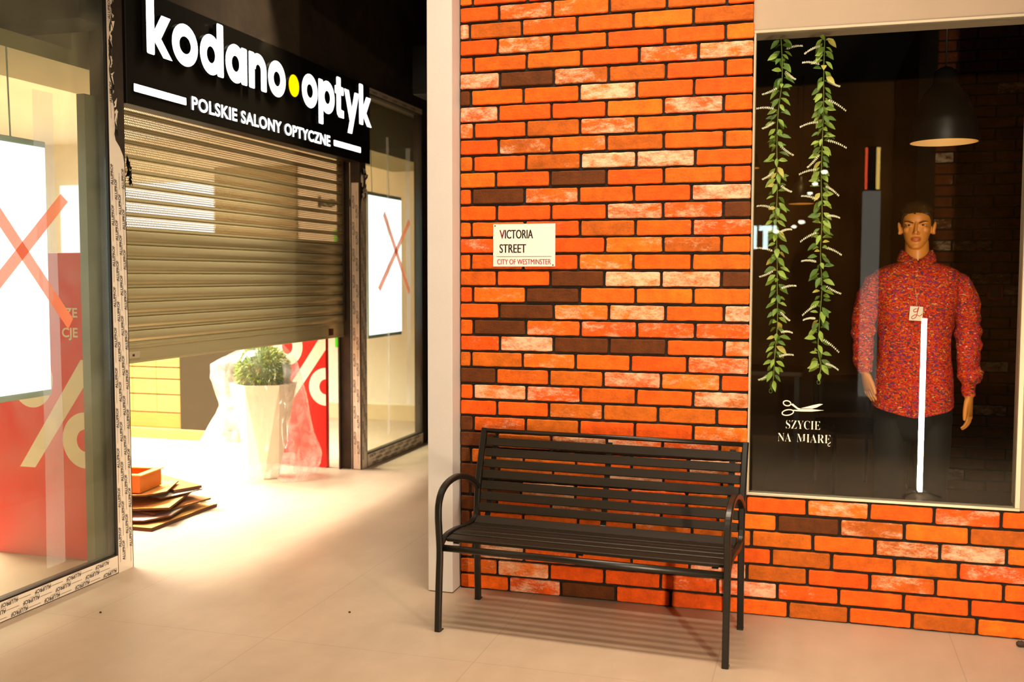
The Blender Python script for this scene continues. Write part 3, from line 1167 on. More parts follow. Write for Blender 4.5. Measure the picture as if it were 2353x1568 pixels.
def Dd(x0, x1, asc):
    def f(mb):
        mb.ring(((x0 + x1 - 0.02) / 2, XH / 2), (x1 - 0.02 - x0) / 2, XH / 2 + 0.004, SW, LO, Y_, Z_, LD)
        mb.prism(rrect(x1 - SW, 0, x1, asc), LO, Y_, Z_, LD)
    return f


def Pp(x0, x1):
    def f(mb):
        mb.ring(((x0 + 0.02 + x1) / 2, XH / 2), (x1 - 0.02 - x0) / 2, XH / 2 + 0.004, SW, LO, Y_, Z_, LD)
        mb.prism(rrect(x0, -0.088, x0 + SW, XH), LO, Y_, Z_, LD)
    return f


def Nn(x0, x1):
    def f(mb):
        mb.prism(rrect(x0, 0, x0 + SW, XH), LO, Y_, Z_, LD)
        mb.prism(rrect(x1 - SW, 0, x1, XH * 0.60), LO, Y_, Z_, LD)
        mb.ring(((x0 + 0.012 + x1) / 2, XH * 0.56), (x1 - x0 - 0.012) / 2, XH * 0.44 + 0.003, SW, LO, Y_, Z_, LD, a0=0.0, a1=pi)
    return f


def Tt(x0, x1):
    def f(mb):
        mb.prism(rrect(x0 + 0.026, 0.045, x0 + 0.026 + SW, 0.284), LO, Y_, Z_, LD)
        mb.prism(rrect(x0, XH - 0.056, x1 - 0.006, XH), LO, Y_, Z_, LD)
        mb.prism([(x0 + 0.026, 0.05), (x0 + 0.035, 0.018), (x0 + 0.062, 0.0), (x1 - 0.004, 0.0), (x1 - 0.004, 0.052), (x0 + 0.096, 0.056)], LO, Y_, Z_, LD)
    return f


def Yy(x0, x1):
    def f(mb):
        mb.prism([(x0, XH), (x0 + 0.072, XH), (x0 + 0.155, 0.0), (x0 + 0.088, 0.0)], LO, Y_, Z_, LD)
        mb.prism([(x1 - 0.072, XH), (x1, XH), (x0 + 0.122, -0.092), (x0 + 0.052, -0.092)], LO, Y_, Z_, LD)
    return f


for fn in (K(-0.037, 0.302), O(0.181, 0.421), Dd(0.442, 0.679, 0.302), Dd(0.701, 0.937, XH), Nn(0.958, 1.166), O(1.187, 1.408),
           O(1.630, 1.854), Pp(1.870, 2.114), Tt(2.123, 2.268), Yy(2.277, 2.524), K(2.530, 0.302)):
    letter(fn).build('letter', [LIT, LSIDE], sg)
mb = letter(lambda m: m.prism([(1.520 + 0.070 * cos(2 * pi * k / 40), 0.106 + 0.072 * sin(2 * pi * k / 40)) for k in range(40)], LO, Y_, Z_, LD))
o = mb.build('dot', [LITY, LSIDE], sg)
o['label'] = 'glowing yellow round dot between the two words'
# raised tagline lettering: lit faces, black sides
mb = MB()
mb.text('POLSKIE SALONY OPTYCZNE', (0.0135, 0.148 + 0.411, 0.056), Y_, Z_, 0.103, 0, offset=0.020, spacing=1.06, fit=1.705, depth=0.005)
xm = max(v[0] for v in mb.v)
for i, f in enumerate(mb.f):
    mb.m[i] = 0 if all(mb.v[k][0] > xm - 1e-5 for k in f) else 1
mb.build('tagline_lettering', [LIT, LSIDE], sg)
for (a, b) in ((-0.105, 0.350), (2.165, 2.620)):
    mb = letter(lambda m: m.prism([(p[0], p[1]) for p in rrect(a, 0.0, b, 0.040, 0.004)], (0.0135, 0.148, 0.067), Y_, Z_, 0.010))
    mb.build('dash', [LIT, LSIDE], sg)

# ------------------------------------------------------------------ roller shutter
SHUT = mat('brushed_shutter_aluminium', lin('#dfd1a0'), rough=0.27, metal=0.6, noise_amt=0.08, noise_scale=3, stretch=(1, 0.15, 6))


def perforated():
    m = bpy.data.materials.new('perforated_shutter_aluminium')
    m.use_nodes = True
    nt = m.node_tree
    b = nt.nodes['Principled BSDF']
    b.inputs['Base Color'].default_value = (*lin('#dfd1a0'), 1)
    b.inputs['Metallic'].default_value = 0.45
    b.inputs['Roughness'].default_value = 0.35
    uv = nt.nodes.new('ShaderNodeUVMap')
    sp = nt.nodes.new('ShaderNodeSeparateXYZ')
    nt.links.new(uv.outputs[0], sp.inputs[0])

    def M(op, a, b_=None):
        n = nt.nodes.new('ShaderNodeMath')
        n.operation = op
        for i, q in enumerate((a, b_)):
            if q is None:
                continue
            if isinstance(q, (int, float)):
                n.inputs[i].default_value = q
            else:
                nt.links.new(q, n.inputs[i])
        return n.outputs[0]
    row = M('FLOOR', sp.outputs[1])
    fv = M('SUBTRACT', M('FRACT', sp.outputs[1]), 0.5)
    fu = M('SUBTRACT', M('FRACT', M('ADD', sp.outputs[0], M('MULTIPLY', row, 0.5))), 0.5)
    d2 = M('ADD', M('MULTIPLY', fu, fu), M('MULTIPLY', M('MULTIPLY', fv, fv), 0.80))
    hole = M('LESS_THAN', d2, 0.108)
    inb = M('GREATER_THAN', sp.outputs[1], 0.0)
    fac = M('MULTIPLY', hole, inb)
    tr = nt.nodes.new('ShaderNodeBsdfTransparent')
    mx = nt.nodes.new('ShaderNodeMixShader')
    nt.links.new(fac, mx.inputs[0])
    nt.links.new(b.outputs[0], mx.inputs[1])
    nt.links.new(tr.outputs[0], mx.inputs[2])
    nt.links.new(mx.outputs[0], nt.nodes['Material Output'].inputs[0])
    return m


PERF = perforated()
sh = thing('roller_shutter', 'half-raised metal roller shutter, solid below and perforated above, across the shop entrance', 'roller shutter', (XS - 0.150, -0.155, 1.050))
SP = 0.0772
SL = 2.800
prof = [(-0.011, 0.0), (0.004, 0.001), (0.0055, 0.008), (0.000, 0.012), (0.0015, 0.018), (0.0105, 0.028), (0.0138, 0.042), (0.0120, 0.056), (0.0055, 0.068), (0.0005, 0.0722), (-0.011, 0.0735), (-0.011, SP)]


def curtain(name, k0, k1, m, perf):
    mb = MB()
    if perf:
        mb.uv = []
    for k in range(k0, k1):
        z = 0.098 + k * SP
        vs = []
        uvs = []
        for (dx, dz) in prof:
            for y in (0.0, SL):
                vs.append((dx, y, z + dz))
                inb = 0.014 < dz < 0.071
                v = (dz - 0.016) / 0.0126 if inb else -3.0
                uvs.append((y / 0.0135, max(v, 0.01) if inb else v))
        fs = [(2 * i, 2 * i + 1, 2 * i + 3, 2 * i + 2) for i in range(len(prof) - 1)]
        # do not share the vertices at the lip so the hole band ends sharply
        mb.add(vs, fs, 0, True)
        if perf:
            mb.uv += uvs
    return mb.build(name, m, sh)


curtain('solid_slats', 0, 8, SHUT, False)
o = curtain('perforated_slats', 8, 18, PERF, True)
o['label'] = 'slats punched with rows of tiny holes'
mb = MB()
mb.box((-0.008, 0.0, 0.0), (0.007, SL, 0.0995), bev=0.002)
mb.box((0.006, 0.0, 0.078), (0.0095, SL, 0.086), bev=0.001)
mb.box((-0.010, 0.0, -0.004), (0.012, SL, 0.004), bev=0.001)
bar = mb.build('bottom_bar', SHUT, sh)
mb = MB()
mb.box((0.0068, 0.165, 0.022), (0.0105, 0.275, 0.058), bev=0.003)
lk = mb.build('lock_plate', mat('lock_plate_alu', lin('#cfc0a0'), rough=0.4, metal=0.4), bar)
mb = MB()
mb.box((0.0104, 0.210, 0.034), (0.0115, 0.228, 0.046), bev=0.0005)
mb.build('keyhole', mat('keyhole_brown', lin('#3a1c0c'), rough=0.5), lk)
mb = MB()
mb.box((0.0068, 2.54, 0.018), (0.0078, 2.62, 0.070))
mb.build('sticker', mat('brown_sticker', lin('#5a2a18'), rough=0.5, noise_amt=0.4, noise_scale=60), bar)
mb = MB()
mb.box((-0.045, 2.800, -1.048), (0.0645, 2.806, 1.95))
mb.box((-0.03, 2.77, -1.048), (-0.018, 2.800, 1.95))
mb.box((0.018, 2.77, 0.12), (0.030, 2.800, 1.95))
mb.build('guide_rail', BRN, sh)
mb = MB()
mb.box((-0.045, -0.012, -1.048), (0.045, -0.004, 1.95))
mb.build('guide_rail', BRN, sh)

# ------------------------------------------------------------------ optician's interior shell
SHOPW = mat('shop_white_wall', lin('#efe6d2'), rough=0.7, noise_amt=0.02)
mb = MB(); mb.box((-7.0, 5.3, 0.0), (XS - 0.13, 5.4, 3.05)); struct(mb.build('wall_shop_back', SHOPW))
mb = MB(); mb.box((-7.0, -3.6, 0.0), (-6.9, 5.3, 3.05)); struct(mb.build('wall_shop_left', SHOPW))
mb = MB(); mb.box((-6.9, -3.6, 0.0), (XS - 0.13, -3.5, 3.05)); struct(mb.build('wall_shop_front', SHOPW))
mb = MB(); mb.box((-6.9, -3.5, 3.02), (XS - 0.13, 5.3, 3.12)); struct(mb.build('ceiling_shop_left', SHOPW))
mb = MB(); mb.box((-6.9, 5.285, 0.0), (XS - 0.13, 5.30, 0.16)); struct(mb.build('baseboard_shop_back', mat('shop_skirting', lin('#d8c49c'), rough=0.6)))
OLV = mat('olive_bulkhead', lin('#8d8768'), rough=0.7)
mb = MB()
mb.box((XS - 0.85, -3.5, 2.60), (XS - 0.30, -0.165, 2.68))
mb.box((XS - 0.85, -0.165, 2.60), (XS - 0.30, 5.28, 3.015))
struct(mb.build('trim_2', OLV))
JAMB = mat('grey_green_jamb', lin('#6f6b50'), rough=0.7, noise_amt=0.15, noise_scale=4)
mb = MB()
mb.box((XS - 0.145, -0.330, 0.0), (XS - 0.098, -0.168, 2.42))
struct(mb.build('trim_3', JAMB))
mb = MB()
mb.box((-6.8, -0.42, 2.765), (XS - 0.045, -0.17, 3.015))
struct(mb.build('trim_4', mat('matt_black_soffit', (0.004, 0.004, 0.004), rough=0.9, spec=0.1)))

# ------------------------------------------------------------------ backlit display screens behind the glass
SCR = emit_mat('backlit_screen', (0.93, 1.0, 1.0), 2.2)
SCRF = mat('screen_housing', lin('#a9bdb9'), rough=0.4)
for lab, y0, y1, z0, z1 in (('blank white glowing screen behind the dusty glass beside the film-wrapped post', -1.150, -0.430, 0.925, 2.175),
                            ('blank white glowing screen behind the narrow glass next to the cream pilaster', 3.345, 4.075, 0.985, 2.236)):
    t = thing('display_screen', lab, 'screen', (XS - 0.25, y0, z0), group='backlit screens behind the shop glass')
    mb = MB()
    mb.box((-0.05, 0, 0), (0.0, y1 - y0, z1 - z0), bev=0.004)
    mb.build('housing', SCRF, t)
    mb = MB()
    mb.box((0.0, 0.008, 0.03), (0.002, y1 - y0 - 0.008, z1 - z0 - 0.03))
    mb.build('screen', SCR, t)
    for q in (0.25, 0.75):
        mb = MB()
        mb.tube([(-0.045, (y1 - y0) * q, z1 - z0), (-0.055, (y1 - y0) * q, 2.6 - z0 - 0.001)], 0.004, 6)
        mb.build('suspension_cable', SCRF, t)

# ------------------------------------------------------------------ red percent panels
RED = mat('signal_red', lin('#e8180a'), rough=0.45)
PCW = mat('print_white', lin('#f7ecd2'), rough=0.5)


def percent(mb, yf, sx, k=1.0):
    """big percent sign cropped by the right edge; local x from the right edge (negative to the left)"""
    o, ex, ey = Vector((0, yf, 0)), X_, Z_
    mb.ring((-0.337, 0.960), 0.135, 0.150, 0.088, o, ex, ey, -0.001, 0, n=40)
    # slash, cut at the edge
    mb.prism([(-0.430, 0.485), (-0.330, 0.485), (0.0, 0.940), (0.0, 1.075), (-0.022, 1.075)], o, ex, ey, -0.001)
    mb.ring((-0.002, 0.646), 0.146, 0.150, 0.090, o, ex, ey, -0.001, 0, n=40, a0=pi / 2, a1=3 * pi / 2)


for lab, loc in (('red standing panel with a white percent sign behind the dusty glass', (-2.058, -0.130, 0.0)),
                 ('red standing panel with a white percent sign behind the wrapped potted plant', (-2.056, 2.640, 0.0))):
    t = thing('advertising_panel', lab, 'sign panel', loc, group='red percent panels')
    mb = MB()
    mb.box((-0.60, 0.0, 0.0), (0.0, 0.05, 1.64), bev=0.002)
    mb.build('board', RED, t)
    mb = MB()
    percent(mb, -0.0004, 1)
    mb.build('percent_sign', PCW, t)
    mb = MB()
    mb.text('ZE', (-0.035, -0.001, 1.300), X_, Z_, 0.070, 0, offset=0.02, align='R')
    mb.build('lettering', PCW, t)
    mb = MB()
    mb.text('CJE', (-0.035, -0.001, 1.195), X_, Z_, 0.070, 0, offset=0.02, align='R')
    mb.build('lettering', PCW, t)

# ------------------------------------------------------------------ potted grass under plastic
POTM = mat('white_pot', lin('#f5ead2'), rough=0.45)
pot = thing('planter', 'tall white faceted planter with a round green grass bush, under clear plastic', 'plant pot', (-2.345, 2.18, 0.0))
mb = MB()
n = 6
top, bot = [], []
for k in range(n):
    a = 2 * pi * k / n + radians(28)
    top.append((0.250 * cos(a), 0.250 * sin(a), 0.715))
    a += radians(30)
    bot.append((0.125 * cos(a), 0.125 * sin(a), 0.0))
inn = [(p[0] * 0.93, p[1] * 0.93, 0.715) for p in top]
soil = [(p[0] * 0.9, p[1] * 0.9, 0.66) for p in top]
vs = bot + top + inn + soil
fs = [tuple(range(n))[::-1]]
for k in range(n):
    k2 = (k + 1) % n
    fs += [(k, k2, n + k2), (k, n + k2, n + k)] if False else [(k, n + k2, n + k), (k, k2, n + k2)]
    fs += [(n + k, n + k2, 2 * n + k2, 2 * n + k), (2 * n + k, 2 * n + k2, 3 * n + k2, 3 * n + k)]
fs.append(tuple(3 * n + k for k in range(n)))
mb.add(vs, fs)
mb.build('pot', POTM, pot)
mb = MB()
rnd = random.Random(21)
mb.ellipsoid((0, 0, 0.80), (0.185, 0.185, 0.185), 24, 14, 0)
for i in range(2600):
    z = rnd.uniform(-0.75, 1)
    a = rnd.uniform(0, 2 * pi)
    d = Vector((sqrt(1 - z * z) * cos(a), sqrt(1 - z * z) * sin(a), z))
    p = Vector((0, 0, 0.80)) + d * 0.180
    tdir = (d + Vector((rnd.uniform(-.5, .5), rnd.uniform(-.5, .5), rnd.uniform(-.6, .2)))).normalized()
    side = tdir.cross(Vector((rnd.uniform(-1, 1), rnd.uniform(-1, 1), rnd.uniform(-1, 1)))).normalized() * 0.0035
    L = rnd.uniform(0.03, 0.055)
    q = p + tdir * L * 0.6
    e = p + tdir * L + Vector((0, 0, -0.008))
    mb.add([p - side, p + side, q + side * 0.8, q - side * 0.8, e], [(0, 1, 2, 3), (3, 2, 4)], rnd.choice([0, 1, 2]))
mb.build('grass_bush', [mat('grass_dark', lin('#4c6a16'), rough=0.6), mat('grass_mid', lin('#7a9a22'), rough=0.6), mat('grass_light', lin('#b2c250'), rough=0.6)], pot)

PLAS = film_mat('clear_plastic_sheet', (0.95, 0.93, 0.88), 0.07, rough=0.10, gloss=0.05, noise_scale=5.0)
PLAS2 = film_mat('folded_plastic_sheet', (0.95, 0.93, 0.88), 0.33, rough=0.14, gloss=0.06, noise_scale=5.0)
mb = MB()
NA, NT = 96, 40
rnd = random.Random(4)
ph = [rnd.uniform(0, 6.28) for _ in range(8)]


def sheet_r(a, t):
    """radius at angle a (0 = +x) and drop t (0 top .. 1 floor)"""
    z = 1.03 * (1 - t)
    if z > 0.80:
        r = 0.235 * sqrt(max(0.0, 1 - ((z - 0.80) / 0.245) ** 2)) + 0.004
    else:
        r = 0.238 + 0.02 * (0.80 - z)
    # wings: the film sticks out wide to both sides and hugs the pot in front
    wr = max(0.0, cos(a - 0.25)) ** 3
    wl = max(0.0, cos(a - pi - 0.25)) ** 3
    s = max(0.0, min(1, (0.95 - z) / 0.95))
    hug = 1 - (wr + wl) * 0.8
    r += wr * (0.19 * s ** 0.8) * (1 - 0.35 * max(0, t - 0.85) / 0.15)
    r += wl * (0.16 * max(0, min(1, (z - 0.55) / 0.2)) * max(0, min(1, (0.95 - z) / 0.1)) + 0.42 * max(0, min(1, (0.72 - z) / 0.72)) ** 1.2)
    fold = 0.028 * s * (sin(7 * a + ph[0] + 3 * t) * 0.5 + sin(13 * a + ph[1] - 5 * t) * 0.35 + sin(23 * a + ph[2] + 9 * t) * 0.25)
    return max(0.03 if t < 0.02 else 0.05, r + fold)


vs, fs = [], []
for j in range(NT + 1):
    t = j / NT
    for k in range(NA):
        a = 2 * pi * k / NA
        r = sheet_r(a, t)
        z = 1.03 * (1 - t) + 0.012
        crinkle = noise.noise(Vector((cos(a) * 4, sin(a) * 4, z * 6))) * 0.02
        r += crinkle * min(1, t * 4)
        zz = z + (noise.noise(Vector((cos(a) * 5, sin(a) * 5, 9))) * 0.03 + 0.02 * sin(5 * a)) * (1 if j > NT - 3 else 0.2)
        vs.append((r * cos(a), r * sin(a), max(0.004, zz)))
for j in range(NT):
    for k in range(NA):
        k2 = (k + 1) % NA
        fs.append((j * NA + k, (j + 1) * NA + k, (j + 1) * NA + k2, j * NA + k2))
mb.add(vs, fs, 0, True)
for i_, f_ in enumerate(fs):
    a_ = 2 * pi * ((i_ % NA) + 0.5) / NA
    t_ = (i_ // NA) / NT
    if max(abs(cos(a_ - 0.25)) ** 3, 0) > 0.42 and t_ > 0.10 or t_ > 0.86:
        mb.m[i_] = 1
o = mb.build('plastic_sheet', [PLAS, PLAS2], None, (-2.345, 2.18, 0.0))
tag(o, 'crumpled clear plastic sheet draped over the white planter down to the floor', 'plastic sheet')

# ------------------------------------------------------------------ drawer cabinet on a plinth
OAK = mat('light_oak', lin('#bd8d4d'), rough=0.5, noise_amt=0.14, noise_scale=5, stretch=(1, 1, 7))
OAKD = mat('oak_gap', lin('#4b2c10'), rough=0.8)
cab = thing('drawer_cabinet', 'light oak cabinet with rows of wide drawers standing on the oak plinth inside the shop', 'cabinet', (-5.05, 3.56, 0.0))
mb = MB()
mb.box((0.0, 0.0, 0.10), (1.05, 0.45, 0.80), bev=0.002)
mb.build('body', OAKD, cab)
mb = MB()
mb.box((-0.02, -0.06, 0.0), (1.90, 0.47, 0.095), bev=0.003)
o = mb.build('plinth', OAK, None, (-5.05, 3.56, 0.0))
tag(o, 'long low light oak plinth on the shop floor under the drawers and counter', 'plinth')
for c in range(4):
    for r in range(4):
        mb = MB()
        x = 0.005 + c * 0.2615
        zz = [0.24, 0.41, 0.555, 0.665, 0.795]
        mb.box((x, -0.018, zz[r] + 0.006), (x + 0.256, 0.0, zz[r + 1] - 0.006), bev=0.002)
        mb.build('drawer', OAK, cab)
mb = MB()
mb.box((0.0, -0.018, 0.10), (1.05, -0.001, 0.235), bev=0.002)
mb.build('base_panel', mat('oak_orange', lin('#b57a38'), rough=0.5, noise_amt=0.1, noise_scale=5, stretch=(1, 1, 7)), cab)
mb = MB()
mb.box((-0.02, -0.03, 0.80), (1.06, 0.46, 0.825), bev=0.002)
mb.build('worktop', PCW, cab)
mb = MB()
mb.box((0.0, 0.0, 0.0), (0.82, 0.30, 1.05), bev=0.003)
o = mb.build('display_counter', mat('olive_laminate', lin('#2f250a'), rough=0.55, noise_amt=0.06, noise_scale=12), None, (-3.99, 3.51, 0.0965))
tag(o, 'plain dark olive counter block standing on the oak plinth behind the plastic', 'counter')

# glowing and mirror panels on the shop's back wall (seen through the perforated slats)
mb = MB()
mb.box((-1.0, -0.03, 1.45), (1.0, 0.0, 2.55), bev=0.002)
o = mb.build('backlit_wall_panel', emit_mat('bright_wall_panel', (1.0, 0.99, 0.92), 1.8), None, (-5.75, 5.299, 0.0))
tag(o, 'bright white light panel on the back wall seen through the perforated shutter', 'light panel')
mb = MB()
mb.box((-0.5, -0.02, 0.6), (0.5, 0.0, 2.7))
o = mb.build('wall_cladding', mat('dark_tan_panel', lin('#8f7a4e'), rough=0.6), None, (-4.22, 5.299, 0.0))
tag(o, 'tan upright wall panel behind the perforated slats, left of the small black lettering', 'panel')
mb = MB()
mb.text('kodano', (0.0, 0.0, 0.0), X_, Z_, 0.16, 0, offset=0.02, depth=-0.012, fit=0.62)
o = mb.build('wall_lettering', INK, None, (-3.47, 5.286, 2.255))
tag(o, 'small black lettering on the shop back wall seen through the shutter holes', 'lettering')
mb = MB()
mb.box((0, 0, 0), (0.05, 0.03, 1.25), bev=0.005)
o = mb.build('green_strip', mat('green_plastic', lin('#4fd61a'), rough=0.4), None, (-3.27, 5.25, 0.76))
tag(o, 'narrow bright green upright strip on the white wall beside the doorway edge', 'strip')

# ------------------------------------------------------------------ cardboard on the floor
CB = mat('cardboard', lin('#d99c4c'), rough=0.8, noise_amt=0.12, noise_scale=6)
CBD = mat('cardboard_dark', lin('#a8692c'), rough=0.85, noise_amt=0.15, noise_scale=6)
CBW = mat('cardboard_white', lin('#efe3cc'), rough=0.7, noise_amt=0.05)
CBE = mat('cardboard_edge', lin('#4a2c10'), rough=0.9)


def sheet(lab, loc, sx, sy, th, rz, tx=0.0, ty=0.0, m=CB, cut=0.0):
    mb = MB()
    nx = 6
    poly = [(-sx / 2, -sy / 2), (sx / 2 - cut, -sy / 2), (sx / 2, -sy / 2 + cut), (sx / 2, sy / 2), (-sx / 2, sy / 2)] if cut else [(-sx / 2, -sy / 2), (sx / 2, -sy / 2), (sx / 2, sy / 2), (-sx / 2, sy / 2)]
    R = Matrix.Rotation(rz, 4, 'Z') @ Matrix.Rotation(tx, 4, 'X') @ Matrix.Rotation(ty, 4, 'Y')
    n = len(poly)
    a = [R @ Vector((x, y, 0)) for x, y in poly]
    b = [R @ Vector((x, y, th)) for x, y in poly]
    mb.add(a + b, [tuple(range(n))[::-1]] + [(k, (k + 1) % n, n + (k + 1) % n, n + k) for k in range(n)], 1)
    mb.add(b, [tuple(range(n))], 0)
    o = mb.build('cardboard_sheet', [m, CBE], None, loc)
    return tag(o, lab, 'cardboard', 'flattened cardboard on the shop floor')


sheet('large flat cardboard sheet at the bottom of the heap, lying on the floor', (-2.52, 0.84, 0.002), 0.80, 0.70, 0.022, 0.0, m=CB)
sheet('tilted brown cardboard with a white printed side, right above the bottom sheet', (-2.45, 0.80, 0.046), 0.60, 0.62, 0.010, 0.22, tx=0.02, ty=-0.02, m=CBW, cut=0.12)
sheet('dark brown cardboard wedged under the pale folded one', (-2.50, 0.92, 0.075), 0.70, 0.50, 0.012, -0.15, ty=0.03, m=CBD)
sheet('cardboard with faded white print in the middle of the heap', (-2.42, 0.80, 0.100), 0.52, 0.50, 0.014, 0.30, tx=0.02, ty=-0.03, m=CB)
sheet('thin pale cardboard leaning out of the heap towards the doorway', (-2.48, 0.98, 0.142), 0.60, 0.34, 0.006, -0.25, ty=0.02, m=CBW)
sheet('long narrow dark-edged cardboard strip across the back of the heap', (-2.52, 1.12, 0.156), 0.72, 0.20, 0.018, -0.42, ty=0.02, m=CBD)
sheet('light brown cardboard lid lying just under the small open box', (-2.50, 0.74, 0.181), 0.58, 0.42, 0.010, 0.38, tx=0.01, m=CB, cut=0.1)
t = thing('cardboard_box', 'small open orange-brown cardboard tray on top of the heap', 'box', (-2.50, 0.72, 0.197), 0.12)
mb = MB()
for lo, hi in (((-0.2, -0.13, 0), (0.2, 0.13, 0.006)), ((-0.2, -0.13, 0.006), (0.2, -0.124, 0.105)), ((-0.2, 0.124, 0.006), (0.2, 0.13, 0.105)), ((-0.2, -0.124, 0.006), (-0.194, 0.124, 0.105)), ((0.194, -0.124, 0.006), (0.2, 0.124, 0.105))):
    mb.box(lo, hi)
mb.build('tray', mat('orange_cardboard', lin('#b9691f'), rough=0.8, noise_amt=0.08, noise_scale=7), t)
mb = MB()
mb.box((-0.215, -0.140, 0.1055), (0.215, -0.10, 0.112))
mb.box((-0.215, 0.10, 0.1055), (0.215, 0.140, 0.112))
mb.box((0.17, -0.10, 0.1055), (0.215, 0.10, 0.112))
mb.build('rim_flap', CB, t)
mb = MB()
mb.prism([(0.022 * cos(pi * k / 10 + pi) - 0.10, 0.022 * sin(pi * k / 10 + pi) + 0.07) for k in range(11)], (0, -0.1302, 0), X_, Z_, 0.0006)
mb.build('finger_hole', CBE, t)
mb = MB()
rnd = random.Random(31)
rows = []
for i in range(9):
    row = []
    for j in range(7):
        row.append(Vector(((i - 4) * 0.022, (j - 3) * 0.018, 0.012 + abs(rnd.gauss(0, 0.010)))))
    rows.append(row)
vs = [p for r in rows for p in r]
mb.add(vs, [(i * 7 + j, (i + 1) * 7 + j, (i + 1) * 7 + j + 1, i * 7 + j + 1) for i in range(8) for j in range(6)], 0, False)
o = mb.build('plastic_scrap', film_mat('scrap_plastic', (0.95, 0.92, 0.85), 0.6, gloss=0.1), None, (-2.13, 1.10, 0.032))
tag(o, 'small crumpled clear plastic scrap on the corner of the bottom cardboard', 'plastic scrap')

# ------------------------------------------------------------------ tape on the glass
TAPE = film_mat('red_masking_tape', lin('#f4845c'), 0.86, rough=0.5, gloss=0.03)


def tape(lab, p0, p1, wd, x, grp):
    """p0,p1 = (y,z)"""
    a = Vector((0, p0[0], p0[1])); b = Vector((0, p1[0], p1[1]))
    d = (b - a).normalized()
    s = d.cross(X_).normalized() * wd / 2
    c = (a + b) / 2
    mb = MB()
    n = 16
    vs = []
    for k in range(n + 1):
        t_ = k / n
        p = a + (b - a) * t_ - c
        e = 0.006 * (1 if k in (0, n) else 0)
        for sg_, q in ((1, e), (-1, -e)):
            vs.append(p + s * sg_ + d * q)
    m_ = len(vs)
    vs2 = [v + X_ * 0.0004 for v in vs]
    fs = [(2 * k, 2 * k + 1, 2 * k + 3, 2 * k + 2) for k in range(n)]
    mb.add(vs2, fs, 0)
    o = mb.build('tape_strip', TAPE, None, (x, c.y, c.z))
    return tag(o, lab, 'tape', grp)


XT = XS - 0.0085
tape('wide red tape strip of the big cross on the dusty glass, falling from the screen', (-1.06, 1.845), (-0.575, 1.290), 0.058, XT, 'red tape strips on the glass')
tape('wide red tape strip of the big cross on the dusty glass, rising towards the post', (-1.06, 1.455), (-0.598, 1.885), 0.058, XT + 0.0008, 'red tape strips on the glass')
tape('thin red tape strip of the small cross, falling towards the cream pilaster', (3.125, 2.034), (3.671, 1.375), 0.054, XT, 'red tape strips on the glass')
tape('thin red tape strip of the small cross, rising towards the cream pilaster', (3.020, 1.410), (3.678, 1.999), 0.054, XT + 0.0008, 'red tape strips on the glass')
CLR = film_mat('clear_packing_tape', (0.86, 0.84, 0.88), 0.26, rough=0.2, gloss=0.06)


def clear_strip(lab, y0, y1, z0, z1, x, wob):
    mb = MB()
    n = 30
    vs = []
    for k in range(n + 1):
        t_ = k / n
        z = (z1 - z0) * (t_ - 0.5)
        q = wob * sin(t_ * 5)
        vs += [(0.0004, -(y1 - y0) / 2 + q, z), (0.0004 + 0.002 * sin(t_ * 23), (y1 - y0) * 0.05 + q, z), (0.0004, (y1 - y0) / 2 + q * 0.6, z)]
    fs = []
    for k in range(n):
        i = 3 * k
        fs += [(i, i + 1, i + 4, i + 3), (i + 1, i + 2, i + 5, i + 4)]
    mb.add(vs, fs, 0, True)
    o = mb.build('clear_tape', CLR, None, (x, (y0 + y1) / 2, (z0 + z1) / 2))
    tag(o, lab, 'tape', 'clear tape strips on the glass')


clear_strip('long clear tape strip hanging down the dusty glass over the red panel', -0.775, -0.650, 0.16, 2.36, XT - 0.0006, 0.01)
clear_strip('pale clear tape strip down the narrow glass across the small red cross', 3.60, 3.70, 0.4, 2.62, XT - 0.0006, 0.006)
clear_strip('thin clear tape line down the middle of the narrow glass', 3.185, 3.235, 0.2, 2.66, XT - 0.0006, 0.004)
#__PART3__
# ------------------------------------------------------------------ vinyl decals on the tailor's window
DEC = mat('white_vinyl', lin('#f3e6d2'), rough=0.5)


def decal_scissors():
    mb = MB()
    ex, ey = X_, Z_
    o = Vector((0, 0, 0))

    def oval(cx, cy, rx, ry, w, rot):
        c_, s_ = cos(rot), sin(rot)
        e1 = X_ * c_ + Z_ * s_
        e2 = Z_ * c_ - X_ * s_
        mb.ring((0, 0), rx, ry, w, o + X_ * cx + Z_ * cy, e1, e2, 0.0003, 0, n=36)
    oval(-0.056, 0.026, 0.0185, 0.0135, 0.0048, -0.15)
    oval(-0.052, -0.015, 0.0270, 0.0145, 0.0048, 0.22)
    # shanks and blades
    mb.prism([(-0.040, 0.021), (-0.012, 0.001), (-0.002, -0.003), (0.003, 0.004), (-0.010, 0.008), (-0.032, 0.026)], o, ex, ey, 0.0003)
    mb.prism([(-0.030, -0.006), (-0.012, -0.008), (0.003, -0.008), (0.003, 0.000), (-0.010, -0.002), (-0.028, -0.002)], o, ex, ey, 0.0003)
    mb.prism([(0.002, 0.006), (0.050, 0.006), (0.070, 0.012), (0.096, 0.0275), (0.080, 0.0285), (0.055, 0.022)], o, ex, ey, 0.0003)
    mb.prism([(0.000, -0.0085), (0.050, -0.007), (0.101, 0.0005), (0.050, 0.0035), (0.004, 0.003)], o, ex, ey, 0.0003)
    return mb


mb = decal_scissors()
o = mb.build('scissors_decal', DEC, None, (1.579, 0.0172, 0.937))
tag(o, 'white scissors symbol stuck on the dark window glass above two lines of lettering', 'decal')


def serif(s):
    return ''.join(chr(0x1D400 + ord(c) - 65) if 'A' <= c <= 'Z' else c for c in s)


